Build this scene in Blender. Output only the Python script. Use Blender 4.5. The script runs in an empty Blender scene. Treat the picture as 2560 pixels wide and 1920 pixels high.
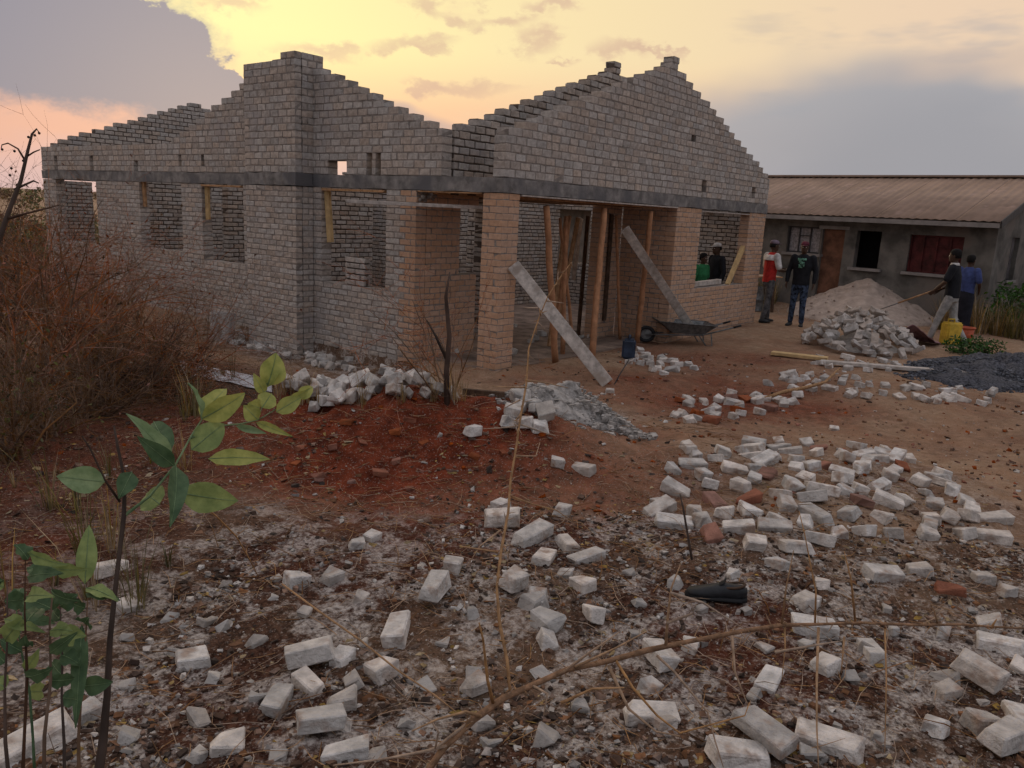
import bpy, bmesh, math, random
import numpy as np
from mathutils import Vector, Matrix, noise
rnd = random.Random(7); rng = np.random.default_rng(11)
S = bpy.context.scene
COL = S.collection

# ------------------------------------------------------------------ camera
CAM = Vector((-7.964, -6.530, 2.139)); FPX = 1976.9
CR = Vector((0.62442451, -0.7795524, 0.048909)); CU = Vector((0.13527543, 0.1696018, 0.9761843)); CF = Vector((0.76928187, 0.60293722, -0.21135781))
cd = bpy.data.cameras.new('camera'); co = bpy.data.objects.new('camera', cd); COL.objects.link(co)
m = Matrix.Identity(4)
for i in range(3):
    m[i][0] = CR[i]; m[i][1] = CU[i]; m[i][2] = -CF[i]; m[i][3] = CAM[i]
co.matrix_world = m
cd.sensor_width = 36; cd.lens = 36*FPX/2560; cd.clip_start = .05; cd.clip_end = 8000
S.camera = co
# ------------------------------------------------------------------ world: dusk sky with clouds
SUN_AZ, SUN_EL = math.radians(32), math.radians(9)       # azimuth from +Y towards +X
W = bpy.data.worlds.new('World'); S.world = W; W.use_nodes = True
nt = W.node_tree; nt.nodes.clear(); N = nt.nodes.new; LK = nt.links.new
def mth(op, a, b=None, c=None, clamp=False):
    n = N('ShaderNodeMath'); n.operation = op; n.use_clamp = clamp
    for i, v in enumerate((a, b, c)):
        if v is None: continue
        if isinstance(v, (int, float)): n.inputs[i].default_value = v
        else: LK(v, n.inputs[i])
    return n.outputs[0]
def mixc(f, a, b):
    n = N('ShaderNodeMix'); n.data_type = 'RGBA'
    if isinstance(f, (int, float)): n.inputs[0].default_value = f
    else: LK(f, n.inputs[0])
    for i, v in ((6, a), (7, b)):
        if isinstance(v, tuple): n.inputs[i].default_value = (*v, 1)
        else: LK(v, n.inputs[i])
    return n.outputs[2]
def sstep(x, a, b):
    n = N('ShaderNodeMapRange'); n.interpolation_type = 'SMOOTHSTEP'; LK(x, n.inputs[0]); n.inputs[1].default_value = a; n.inputs[2].default_value = b
    return n.outputs[0]
tc = N('ShaderNodeTexCoord'); sp = N('ShaderNodeSeparateXYZ'); LK(tc.outputs['Generated'], sp.inputs[0])
AZ = mth('MULTIPLY', mth('ARCTAN2', sp.outputs[0], sp.outputs[1]), 57.2958)
EL = mth('MULTIPLY', mth('ARCSINE', sp.outputs[2]), 57.2958)
def nz(scale, detail, sx=1, sz=1, rough=.55, seed=0):
    mp = N('ShaderNodeMapping'); LK(tc.outputs['Generated'], mp.inputs[0]); mp.inputs['Scale'].default_value = (scale*sx, scale*sx, scale*sz); mp.inputs['Location'].default_value = (seed, seed*.7, seed*.3)
    n = N('ShaderNodeTexNoise'); n.inputs['Scale'].default_value = 1; n.inputs['Detail'].default_value = detail; n.inputs['Roughness'].default_value = rough; LK(mp.outputs[0], n.inputs['Vector'])
    return mth('SUBTRACT', n.outputs[0], .5)
n_fine = nz(14, 5, 1, 1.4, .6, 3.1); n_hi = nz(30, 4, 1, 1.8, .62, 1.3); n_soft = nz(4.5, 3, 1, 2.2, .5, 9.4); n_streak = nz(5, 4, 1, 4.5, .6, 5.7)
def warp(nz_, ka, ke):
    c = N('ShaderNodeCombineXYZ'); LK(mth('MULTIPLY_ADD', nz_, ka, AZ), c.inputs[0]); LK(mth('MULTIPLY_ADD', nz_, ke, EL), c.inputs[1]); return c.outputs[0]
def ell(az, el, ra, re, tilt, edge, wv):
    mp = N('ShaderNodeMapping'); mp.vector_type = 'TEXTURE'; LK(wv, mp.inputs[0])
    mp.inputs['Location'].default_value = (az, el, 0); mp.inputs['Rotation'].default_value = (0, 0, math.radians(tilt)); mp.inputs['Scale'].default_value = (ra, re, 1)
    ln = N('ShaderNodeVectorMath'); ln.operation = 'LENGTH'; LK(mp.outputs[0], ln.inputs[0])
    return sstep(ln.outputs['Value'], 1+edge, 1-edge)
n_mixd = mth('MULTIPLY_ADD', n_hi, .55, n_fine); P_f = warp(n_mixd, 7.5, 3.6); P_s = warp(n_soft, 14, 7); P_c = warp(n_mixd, 4.5, 4.2)
def pxdir(x, y):
    d = (CF + CR*((x-1280)/FPX) - CU*((y-960)/FPX)).normalized()
    return d, math.degrees(math.atan2(d.x, d.y)), math.degrees(math.asin(d.z))
sky = N('ShaderNodeTexSky'); sky.sky_type = 'NISHITA'; sky.sun_disc = False; sky.sun_elevation = SUN_EL; sky.sun_rotation = SUN_AZ; sky.air_density = 1.2; sky.dust_density = 2.5
# angular distance from the hidden sun
sd = Vector((math.sin(SUN_AZ)*math.cos(SUN_EL), math.cos(SUN_AZ)*math.cos(SUN_EL), math.sin(SUN_EL)))
dp = N('ShaderNodeVectorMath'); dp.operation = 'DOT_PRODUCT'; LK(tc.outputs['Generated'], dp.inputs[0]); dp.inputs[1].default_value = sd
ANG = mth('MULTIPLY', mth('ARCCOSINE', dp.outputs['Value']), 57.2958)
c_near, c_mid, c_far, c_back = (.93, .83, .39), (.89, .72, .41), (.80, .60, .43), (.37, .38, .415)
base = mixc(sstep(ANG, 3, 24), c_near, c_mid)
base = mixc(sstep(ANG, 18, 48), base, c_far)
base = mixc(sstep(ANG, 45, 105), base, c_back)
# low band of pink and orange along the horizon on the sunset side
low = mth('MULTIPLY', sstep(EL, 11, 5), sstep(ANG, 70, 15))
base = mixc(mth('MULTIPLY', low, .85), base, (.86, .46, .30))
vlow = mth('MULTIPLY', sstep(EL, 5.5, 1.5), sstep(ANG, 120, 25))
base = mixc(mth('MULTIPLY', vlow, .9), base, (.60, .45, .45))
grey, grey2, pink = (.235, .238, .305), (.345, .355, .39), (.60, .39, .30)
# thin high wisps everywhere
w1 = mth('MULTIPLY', sstep(n_streak, .06, .24), .45)
base = mixc(w1, base, mixc(sstep(ANG, 15, 50), (.80, .58, .37), grey2))
def cl(px, py, rx, ry, col, k=1, tilt=0, edge=.3, wv=P_f):
    global base
    d, a, e = pxdir(px, py)
    mk = ell(a, e, rx/34.5, ry/34.5, tilt, edge, wv)
    if k < 1:
        r_ = mk.node; r_.inputs[4].default_value = k
    base = mixc(mk, base, col)
# small sunset clouds
for q in ((800,132,80,14,0), (1020,112,80,13,8), (1065,130,45,10,0), (1170,40,32,18,0), (1340,100,44,26,0), (1270,52,55,10,10), (1150,224,95,16,4),
          (1060,215,50,9,0), (1415,150,24,7,0), (1560,118,46,24,0), (1640,135,60,9,-6), (1075,12,45,22,0), (560,8,60,14,0), (1380,15,50,12,0)):
    cl(q[0], q[1], q[2], q[3], pink, .6, q[4], .75)
cl(1040, 290, 150, 32, (.50, .37, .34), .8, 0, .35, P_s)
cl(2250, 490, 720, 255, grey2, .9, -1, .25, P_s)
cl(2300, 560, 420, 260, (.30, .30, .33), .75, 0, .4, P_s)
cl(2450, 150, 260, 34, (.50, .41, .37), .5, 12, .6, P_s)
# the big bank on the left, crisp edge against the glow
cl(30, 40, 440, 195, grey, 1, -20, .03, P_c)
cl(330, 190, 285, 100, grey, 1, -14, .045, P_c)
cl(-500, 20, 700, 235, grey, 1, 0, .1, P_c)
cl(-60, 345, 330, 62, (.78, .43, .32), .9, 8, .35, P_f)
cl(-40, 440, 300, 50, (.62, .43, .42), .8, 0, .6, P_s)
# overcast above and behind the camera
over = mth('MULTIPLY', sstep(EL, 28, 60), .95)
base = mixc(over, base, mixc(mth('ADD', n_soft, .5), (.60, .61, .68), (.74, .73, .78)))
add = N('ShaderNodeMix'); add.data_type = 'RGBA'; add.blend_type = 'ADD'; add.inputs[0].default_value = .003
LK(base, add.inputs[6]); LK(sky.outputs[0], add.inputs[7])
bg = N('ShaderNodeBackground'); LK(add.outputs[2], bg.inputs[0]); bg.inputs[1].default_value = 1.0
wo = N('ShaderNodeOutputWorld'); LK(bg.outputs[0], wo.inputs[0])
# ------------------------------------------------------------------ sun (low, behind cloud)
sl = bpy.data.lights.new('sun', 'SUN'); sl.energy = 1.0; sl.angle = math.radians(16); sl.color = (1, .78, .52)
so = bpy.data.objects.new('sun', sl); COL.objects.link(so); so.rotation_euler = (-sd).to_track_quat('-Z', 'Y').to_euler()
S.view_settings.view_transform = 'Standard'; S.view_settings.look = 'None'; S.view_settings.gamma = 1; S.view_settings.exposure = .06
S.render.engine = 'CYCLES'; S.cycles.max_bounces = 3; S.cycles.diffuse_bounces = 2; S.cycles.use_adaptive_sampling = True; S.cycles.adaptive_threshold = .03; S.cycles.use_denoising = True
W.cycles.sampling_method = 'MANUAL'; W.cycles.sample_map_resolution = 256

# ================================================================== helpers
def at(px, py, depth):
    return CAM + (CF + CR*((px-1280)/FPX) - CU*((py-960)/FPX))*depth
def pl(px, py, ax, v):
    d = CF + CR*((px-1280)/FPX) - CU*((py-960)/FPX)
    return CAM + d*((v-CAM[ax])/d[ax])
def sm(a, b, x):
    t = min(1, max(0, (x-a)/(b-a))); return t*t*(3-2*t)
def uv(x, y):
    dx, dy = x-CAM.x, y-CAM.y
    return dx*.6166-dy*.7873, dx*.7873+dy*.6166
def G(px, py, dz=0):
    """point of the ground seen at a pixel of the photograph"""
    d = CF + CR*((px-1280)/FPX) - CU*((py-960)/FPX)
    t = 1.2
    for _ in range(4000):
        p = CAM + d*t
        if p.z <= terr(p.x, p.y): break
        t *= 1.004
    p.z = terr(p.x, p.y)+dz
    return p
MC = Vector((-3.72, -2.2, 0))
def terr(x, y, fine=True):
    u, v = uv(x, y)
    z = .36*(1-sm(5.0, 9.3, v))*(1-.5*sm(1.5, 5, u)) + .04
    z += .04*math.sin(x*.9+1)*math.cos(y*.8)
    if x > -2.5 and y > .3: z -= .26*sm(-2.5, -.9, x)*sm(.3, 1.6, y)*(1-sm(-.05, .25, x))
    d2 = ((x-MC.x)*.787+(y-MC.y)*.617)**2/.85**2 + ((x-MC.x)*.617-(y-MC.y)*.787)**2/1.55**2
    if d2 < 6: z += math.exp(-d2**1.5)*(.37+.13*noise.noise((x*2.3, y*2.3, 7))+.06*noise.noise((x*6.5, y*6.5, 1)))
    z -= .09*math.exp(-((u-.1)**2/1.4+(v-4.9)**2/.25))
    if x > 0 and y > 0 and x < 8.9 and y < 13.9: z = -.03
    z += .30*sm(11, 20, x)*sm(30, 12, y) if x > 11 else 0
    r = math.hypot(u, v)
    if r > 45: z += (r-45)*.0015*noise.noise((x*.01, y*.01, 3))
    if fine and v > -3 and r < 30:
        a = 1 if v < 12 else .5
        z += a*(.05*noise.noise((x*1.3, y*1.3, 0))+.022*noise.noise((x*4.2, y*4.2, 5))+.012*noise.noise((x*11, y*11, 9)))
        if r < 9: z += .008*noise.noise((x*27, y*27, 2))
    return z

def mat(name, col, rough=.9, var=.18, scale=9, bump=.3, bscale=60, col2=None, isl=0., metal=0., detail=3, dirt=None, sat=(.7, 1.35)):
    mt = bpy.data.materials.new(name); mt.use_nodes = True
    t = mt.node_tree; b = t.nodes['Principled BSDF']; b.inputs['Roughness'].default_value = rough; b.inputs['Metallic'].default_value = metal
    if 'Specular IOR Level' in b.inputs: b.inputs['Specular IOR Level'].default_value = .25
    L = t.links.new
    g = t.nodes.new('ShaderNodeNewGeometry'); oi = t.nodes.new('ShaderNodeObjectInfo'); tcn = t.nodes.new('ShaderNodeTexCoord')
    def nn(sc, de, vec):
        n = t.nodes.new('ShaderNodeTexNoise'); n.inputs['Scale'].default_value = sc; n.inputs['Detail'].default_value = de; n.inputs['Roughness'].default_value = .62; L(vec, n.inputs['Vector']); return n
    pos = g.outputs['Position']
    n1 = nn(scale, detail, pos)
    mx = t.nodes.new('ShaderNodeMix'); mx.data_type = 'RGBA'
    c2 = col2 or tuple(c*(1-var*1.6) for c in col)
    mx.inputs[6].default_value = (*c2, 1); mx.inputs[7].default_value = (*[min(1, c*(1+var*.5)) for c in col], 1)
    mr = t.nodes.new('ShaderNodeMapRange'); L(n1.outputs[0], mr.inputs[0]); mr.inputs[1].default_value = .34; mr.inputs[2].default_value = .66
    L(mr.outputs[0], mx.inputs[0])
    out = mx.outputs[2]
    if isl:
        ad = t.nodes.new('ShaderNodeMath'); ad.operation = 'ADD'; L(g.outputs['Random Per Island'], ad.inputs[0]); L(oi.outputs['Random'], ad.inputs[1])
        fr = t.nodes.new('ShaderNodeMath'); fr.operation = 'FRACT'; L(ad.outputs[0], fr.inputs[0])
        r2 = t.nodes.new('ShaderNodeMapRange'); L(fr.outputs[0], r2.inputs[0]); r2.inputs[3].default_value = 1-isl; r2.inputs[4].default_value = 1+isl*.6
        hs = t.nodes.new('ShaderNodeHueSaturation'); L(out, hs.inputs['Color']); L(r2.outputs[0], hs.inputs['Value'])
        r3 = t.nodes.new('ShaderNodeMapRange'); 
        f2 = t.nodes.new('ShaderNodeMath'); f2.operation = 'MULTIPLY'; L(fr.outputs[0], f2.inputs[0]); f2.inputs[1].default_value = 7.31
        f3 = t.nodes.new('ShaderNodeMath'); f3.operation = 'FRACT'; L(f2.outputs[0], f3.inputs[0]); L(f3.outputs[0], r3.inputs[0]); r3.inputs[3].default_value = sat[0]; r3.inputs[4].default_value = sat[1]
        L(r3.outputs[0], hs.inputs['Saturation']); out = hs.outputs[0]
    if dirt:
        n3 = nn(dirt[1], 3, pos); m3 = t.nodes.new('ShaderNodeMapRange'); L(n3.outputs[0], m3.inputs[0]); m3.inputs[1].default_value = dirt[2]; m3.inputs[2].default_value = dirt[2]+.16
        x3 = t.nodes.new('ShaderNodeMix'); x3.data_type = 'RGBA'; L(m3.outputs[0], x3.inputs[0]); L(out, x3.inputs[6]); x3.inputs[7].default_value = (*dirt[0], 1); out = x3.outputs[2]
    L(out, b.inputs['Base Color'])
    if bump:
        n2 = nn(bscale, 2, pos); bp = t.nodes.new('ShaderNodeBump'); bp.inputs['Strength'].default_value = bump; bp.inputs['Distance'].default_value = .012
        L(n2.outputs[0], bp.inputs['Height']); L(bp.outputs[0], b.inputs['Normal'])
    return mt
M = {}
M['brick'] = mat('grey_cement_brick', (.47, .405, .36), .95, .18, 16, .4, 70, isl=.17, sat=(.6, 1.4), dirt=((.36, .325, .315), 1.3, .58))
M['tan'] = mat('tan_face_brick', (.52, .325, .22), .9, .1, 18, .3, 80, isl=.08, sat=(.9, 1.1), dirt=((.47, .32, .24), 1.6, .6))
M['mortar'] = mat('grey_mortar', (.275, .235, .21), .98, .25, 9, .4, 60, dirt=((.34, .30, .275), 1.7, .55))
M['mortar_d'] = mat('deep_raked_mortar', (.13, .10, .085), .98, .2, 20, .6, 60)
M['beam'] = mat('wet_cast_concrete', (.25, .23, .22), .9, .3, 6, .6, 40, dirt=((.125, .12, .125), 1.2, .47))
M['mortar_pile'] = mat('spilled_mortar', (.38, .345, .32), .95, .35, 14, 1., 45)
M['floor'] = mat('dusty_floor', (.27, .195, .155), .98, .35, 3, .6, 40)
M['conc'] = mat('pale_concrete', (.36, .34, .33), .92, .2, 6, .5, 40)
M['loose'] = mat('loose_whitish_brick', (.62, .565, .525), .95, .22, 12, .8, 60, isl=.26, dirt=((.33, .24, .19), 8, .53))
M['redbrick'] = mat('burnt_red_brick', (.27, .105, .065), .95, .2, 14, .5, 80, isl=.2)
M['stone'] = mat('grey_rubble', (.44, .40, .37), .95, .2, 10, .6, 60, isl=.22)
M['sand'] = mat('pale_building_sand', (.43, .335, .28), 1, .16, 5, .7, 90)
M['gravel'] = mat('dark_crushed_gravel', (.085, .085, .10), .95, .5, 30, 1., 60)
M['gravel_l'] = mat('blue_grey_stone', (.15, .155, .18), .95, .3, 30, 0, isl=.4)
M['wood'] = mat('rough_sawn_timber', (.42, .235, .12), .85, .25, 12, .3, 60)
M['wood_p'] = mat('pale_plank', (.52, .455, .41), .85, .25, 11, .4, 50, dirt=((.33, .27, .23), 4, .55))
M['wood_y'] = mat('fresh_yellow_timber', (.55, .37, .18), .8, .15, 9, .25, 50)
M['wood_d'] = mat('dark_old_timber', (.10, .06, .04), .9, .3, 12, .4, 60)
M['pole'] = mat('peeled_gum_pole', (.45, .22, .115), .85, .2, 9, .3, 50)
M['steel'] = mat('worn_grey_steel', (.17, .17, .17), .55, .3, 14, .2, 60, metal=.5)
M['rubber'] = mat('black_rubber', (.02, .02, .022), .75, .3, 12, .2, 60)
M['twig'] = mat('dry_brown_twig', (.22, .125, .072), .9, .35, 6, 0, isl=.3)
M['twig_r'] = mat('reddish_dry_twig', (.40, .16, .085), .9, .3, 6, 0, isl=.35)
M['twig_d'] = mat('dark_twig', (.085, .05, .036), .9, .3, 6, 0, isl=.3)
M['thorn'] = mat('pale_thorn_branch', (.42, .27, .17), .85, .25, 30, .3, 90, isl=.12)
M['thornbark'] = mat('brown_thorn_bark', (.27, .15, .085), .85, .3, 30, .4, 120)
M['grass'] = mat('dry_straw_grass', (.40, .27, .135), .9, .3, 5, 0, isl=.35)
M['grass_g'] = mat('olive_dry_grass', (.185, .15, .06), .9, .3, 5, 0, isl=.35)
M['black'] = mat('dark_plastic', (.025, .026, .03), .45, .3, 12, .2, 40)

def obj(name, me, parent=None, label=None, cat=None, group=None, kind=None, loc=None):
    o = bpy.data.objects.new(name, me); COL.objects.link(o)
    if parent: o.parent = parent
    if label: o['label'] = label
    if cat: o['category'] = cat
    if group: o['group'] = group
    if kind: o['kind'] = kind
    if loc is not None: o.location = loc
    return o
def empty(name, label, cat, loc=(0, 0, 0), group=None, rz=0):
    o = obj(name, None, None, label, cat, group, loc=loc); o.rotation_euler.z = rz; o.empty_display_size = .1
    return o
class MB:
    """collects faces; build() links them as one mesh"""
    def __init__(s): s.v = []; s.f = []; s.mi = []; s.sm = []
    def add(s, v, f, mi=0, smooth=False):
        o = len(s.v); s.v += [tuple(q) for q in v]; s.f += [tuple(i+o for i in q) for q in f]; s.mi += [mi]*len(f); s.sm += [smooth]*len(f)
    def box(s, lo, hi, mi=0):
        x0, y0, z0 = lo; x1, y1, z1 = hi
        s.add([(x0,y0,z0),(x1,y0,z0),(x1,y1,z0),(x0,y1,z0),(x0,y0,z1),(x1,y0,z1),(x1,y1,z1),(x0,y1,z1)],
              [(0,3,2,1),(4,5,6,7),(0,1,5,4),(1,2,6,5),(2,3,7,6),(3,0,4,7)], mi)
    def bar(s, a, b, w, t, up=Vector((0,0,1)), mi=0, jit=0):
        a = Vector(a); b = Vector(b); d = (b-a).normalized(); x = d.cross(up)
        if x.length < 1e-4: x = d.cross(Vector((1,0,0)))
        x.normalize(); y = x.cross(d)
        vs = []
        for p in (a, b):
            for i, j in ((-1,-1),(1,-1),(1,1),(-1,1)):
                vs.append(p+x*(i*w/2+rnd.uniform(-jit,jit))+y*(j*t/2+rnd.uniform(-jit,jit)))
        s.add(vs, [(3,2,1,0),(4,5,6,7),(0,1,5,4),(1,2,6,5),(2,3,7,6),(3,0,4,7)], mi)
    def tube(s, pts, rad, n=6, mi=0, cap=True, smooth=True, sq=None):
        pts = [Vector(p) for p in pts]
        if not isinstance(rad, (list, tuple)): rad = [rad]*len(pts)
        ref = None; vs = []
        for i, p in enumerate(pts):
            d = (pts[min(i+1, len(pts)-1)]-pts[max(i-1, 0)])
            if d.length < 1e-9: d = Vector((0,0,1))
            d.normalize()
            if ref is None: ref = d.orthogonal().normalized()
            x = (ref-d*ref.dot(d))
            if x.length < 1e-5: x = d.orthogonal()
            x.normalize(); ref = x; y = d.cross(x)
            r = rad[i]
            for k in range(n):
                a = 2*math.pi*k/n
                vs.append(p+x*(math.cos(a)*r)+y*(math.sin(a)*r))
        fs = []
        for i in range(len(pts)-1):
            for k in range(n):
                k2 = (k+1) % n
                fs.append((i*n+k, i*n+k2, (i+1)*n+k2, (i+1)*n+k))
        if cap: fs += [tuple(range(n-1, -1, -1)), tuple(range((len(pts)-1)*n, len(pts)*n))]
        s.add(vs, fs, mi, smooth)
    def loft(s, rings, mi=0, smooth=True, n=12):
        """rings: (center, rx, ry, angle) horizontal ellipses or (center, rx, ry, xaxis, yaxis)"""
        vs = []
        for c, rx, ry, xa, ya in rings:
            c = Vector(c)
            for k in range(n):
                a = 2*math.pi*k/n
                vs.append(c+Vector(xa)*(math.cos(a)*rx)+Vector(ya)*(math.sin(a)*ry))
        fs = [(i*n+k, i*n+(k+1) % n, (i+1)*n+(k+1) % n, (i+1)*n+k) for i in range(len(rings)-1) for k in range(n)]
        fs += [tuple(range(n-1, -1, -1)), tuple(range((len(rings)-1)*n, len(rings)*n))]
        s.add(vs, fs, mi, smooth)
    def ball(s, c, r, mi=0, n=10, smooth=True):
        if not isinstance(r, (list, tuple)): r = (r, r, r)
        c = Vector(c); m_ = n//2; vs = [c+Vector((0,0,-r[2]))]
        for i in range(1, m_):
            t = -math.pi/2+math.pi*i/m_
            for k in range(n):
                a = 2*math.pi*k/n
                vs.append(c+Vector((math.cos(a)*math.cos(t)*r[0], math.sin(a)*math.cos(t)*r[1], math.sin(t)*r[2])))
        vs.append(c+Vector((0,0,r[2]))); fs = []
        for k in range(n): fs.append((0, 1+(k+1) % n, 1+k))
        for i in range(m_-2):
            for k in range(n): fs.append((1+i*n+k, 1+i*n+(k+1) % n, 1+(i+1)*n+(k+1) % n, 1+(i+1)*n+k))
        l = len(vs)-1
        for k in range(n): fs.append((l, l-n+k, l-n+(k+1) % n))
        s.add(vs, fs, mi, smooth)
    def mesh(s, name, mats):
        me = bpy.data.meshes.new(name); me.from_pydata(s.v, [], s.f)
        for q in (mats if isinstance(mats, (list, tuple)) else [mats]): me.materials.append(q)
        if len(s.f):
            me.polygons.foreach_set('material_index', s.mi); me.polygons.foreach_set('use_smooth', s.sm)
        me.update(); return me
    def build(s, name, mats, parent=None, **k):
        return obj(name, s.mesh(name, mats), parent, **k)
def npmesh(name, V, F, mats, mi=None, smooth=False):
    """mesh from numpy arrays; F list of (k,n) arrays"""
    me = bpy.data.meshes.new(name); me.vertices.add(len(V)); me.vertices.foreach_set('co', V.astype(np.float32).ravel())
    tot = sum(f.size for f in F); npoly = sum(len(f) for f in F)
    me.loops.add(tot); me.polygons.add(npoly)
    me.loops.foreach_set('vertex_index', np.concatenate([f.ravel() for f in F]).astype(np.int32))
    ls = []; st = 0
    for f in F:
        ls.append(st+np.arange(len(f))*f.shape[1]); st += f.size
    me.polygons.foreach_set('loop_start', np.concatenate(ls).astype(np.int32))
    for q in (mats if isinstance(mats, (list, tuple)) else [mats]): me.materials.append(q)
    if mi is not None: me.polygons.foreach_set('material_index', np.concatenate(mi).astype(np.int32))
    me.polygons.foreach_set('use_smooth', np.full(npoly, bool(smooth)))
    me.update(calc_edges=True); me.validate(); return me

# bevelled brick template: 8 corners x 3 verts
SG = np.array([(sx, sy, sz) for sx in (-1, 1) for sy in (-1, 1) for sz in (-1, 1)], float)
def _tmpl():
    idx = {tuple(s.astype(int)): i for i, s in enumerate(SG)}
    q = []; t = []
    V = lambda s, a: idx[s]*3+a
    for a in range(3):                          # main faces
        o = [b for b in range(3) if b != a]
        for sg in (-1, 1):
            loop = []
            for p_, q_ in ((-1, -1), (1, -1), (1, 1), (-1, 1)):
                s = [0, 0, 0]; s[a] = sg; s[o[0]] = p_; s[o[1]] = q_; loop.append(V(tuple(s), a))
            flip = (sg > 0) != (a == 1)
            q.append(loop if flip else loop[::-1])
    for a in range(3):                          # edges along axis a
        b, c = [k for k in range(3) if k != a]
        for sb in (-1, 1):
            for sc in (-1, 1):
                s0 = [0, 0, 0]; s0[b] = sb; s0[c] = sc; s1 = list(s0); s0[a] = -1; s1[a] = 1; s0 = tuple(s0); s1 = tuple(s1)
                q.append([V(s0, b), V(s1, b), V(s1, c), V(s0, c)])
    for s in idx: t.append([V(s, 0), V(s, 1), V(s, 2)])
    return np.array(q), np.array(t)
TQ, TT = _tmpl()
# make every face point outwards
_tv = np.zeros((24, 3))
for i in range(8):
    for a in range(3):
        v = SG[i]*.8; v[a] = SG[i][a]; _tv[i*3+a] = v
def _fix(F):
    F = F.copy()
    for k, f in enumerate(F):
        p = _tv[f]; n_ = np.cross(p[1]-p[0], p[2]-p[0])
        if n_@p.mean(0) < 0: F[k] = f[::-1]
    return F
TQ, TT = _fix(TQ), _fix(TT)
def brick_verts(C, D, bev, jit, rg=rng):
    """C (n,3) centres, D (n,3) full dims -> (n,24,3)"""
    n = len(C); half = D/2
    cor = SG[None]*half[:, None]*1.0
    cor = cor+rg.uniform(-1, 1, cor.shape)*jit
    out = np.repeat(cor, 3, axis=1)
    b = bev*rg.uniform(.5, 1.5, (n, 8, 1))
    for a in range(3):
        for k in range(3):
            if k != a: out[:, a::3, k] -= SG[None, :, k]*b[:, :, 0]
    return out+C[:, None]
def bricks_mesh(name, C, D, mats, mi, bev=.007, jit=.004):
    n = len(C); V = brick_verts(np.asarray(C), np.asarray(D), bev, jit)
    off = (np.arange(n)*24)[:, None, None]
    Q = (TQ[None]+off).reshape(-1, 4); T = (TT[None]+off).reshape(-1, 3)
    mi = np.asarray(mi)
    return npmesh(name, V.reshape(-1, 3), [Q, T], mats, [np.repeat(mi, len(TQ)), np.repeat(mi, len(TT))])
def one_brick(name, D, mats, bev=.01, jit=.006, wild=0):
    V = brick_verts(np.zeros((1, 3)), np.array([D], float), bev, jit)[0]
    if wild:
        for _ in range(1):                       # break a corner off
            k = rng.integers(0, 8); V[k*3:k*3+3] -= SG[k]*np.array(D)*rng.uniform(.05, .05+wild, 3)
    return npmesh(name, V, [TQ, TT], mats)

# ================================================================== ground
def axis(lo, f0, f1, hi, step, gr=1.13):
    a = list(np.arange(f0, f1+1e-6, step)); s = step; x = a[-1]
    while x < hi: s *= gr; x += s; a.append(x)
    s = step; x = a[0]
    while x > lo: s *= gr; x -= s; a.insert(0, x)
    return np.array(a)
gx = axis(-3000, -7.2, 1.0, 3500, .034, 1.1); gy = axis(-3000, -7.0, 1.2, 3500, .034, 1.1)
nx, ny = len(gx), len(gy)
V = np.zeros((nx*ny, 3)); red = np.zeros(nx*ny); ash = np.zeros(nx*ny)
k = 0
for i in range(nx):
    x = float(gx[i])
    for j in range(ny):
        y = float(gy[j])
        V[k] = (x, y, terr(x, y)); k += 1
dx, dy = V[:, 0]-CAM.x, V[:, 1]-CAM.y
uu, vv = dx*.6166-dy*.7873, dx*.7873+dy*.6166
nn1 = np.array([noise.fractal((a*.9, b*.9, 1.7), 1, 2, 4) if abs(a) < 40 and abs(b) < 40 else 0 for a, b in V[:, :2]])
def nsm(a, b, x):
    t = np.clip((x-a)/(b-a), 0, 1); return t*t*(3-2*t)
# red earth: mound, the trampled strip to its right, the earth before the porch
red = 1.3*np.exp(-(((uu+.7)/1.6)**2+((vv-5.55)/1.25)**2)**1.6)
red = np.maximum(red, .8*np.exp(-(((uu-.75)/.7)**2+((vv-6.6)/1.7)**2)))
red = np.maximum(red, .85*np.exp(-(((uu-2.7)/2.1)**2+((vv-9.6)/1.5)**2)))
red = np.maximum(red, .75*np.exp(-(((uu+2.2)/1.5)**2+((vv-6.0)/1.6)**2)))
red = np.maximum(red, .55*np.exp(-(((uu-3.4)/2)**2+((vv-12.5)/1.8)**2)))
red = np.clip(red+nn1*.35, 0, 1)
ash = nsm(4.85, 4.25, vv)*nsm(-2.6, -1.3, uu)
ash = np.maximum(ash, .75*np.exp(-(((uu-2.3)/1.3)**2+((vv-5.4)/1.0)**2)))
ash = np.maximum(ash, .75*np.exp(-(((uu-.95)/.6)**2+((vv-8.2)/.35)**2)))
ash = np.maximum(ash, .9*nsm(-1.9, -.3, V[:, 0])*nsm(.6, 1.8, V[:, 1])*nsm(.3, 0, V[:, 0])*nsm(9, 6, V[:, 1]))
ash = np.clip(ash+nn1*.5-.1, 0, 1)*(1-.6*red*(vv > 4.6))
ii, jj = np.meshgrid(np.arange(nx-1), np.arange(ny-1), indexing='ij'); b0 = (ii*ny+jj).ravel()
Fq = np.stack([b0, b0+ny, b0+ny+1, b0+1], 1)
gm = bpy.data.materials.new('trampled_earth'); gm.use_nodes = True
t = gm.node_tree; bs = t.nodes['Principled BSDF']; bs.inputs['Roughness'].default_value = 1; bs.inputs['Specular IOR Level'].default_value = .1
L = t.links.new; ge = t.nodes.new('ShaderNodeNewGeometry')
def gn(sc, de, ro=.65):
    n = t.nodes.new('ShaderNodeTexNoise'); n.inputs['Scale'].default_value = sc; n.inputs['Detail'].default_value = de; n.inputs['Roughness'].default_value = ro; L(ge.outputs['Position'], n.inputs['Vector']); return n.outputs[0]
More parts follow.
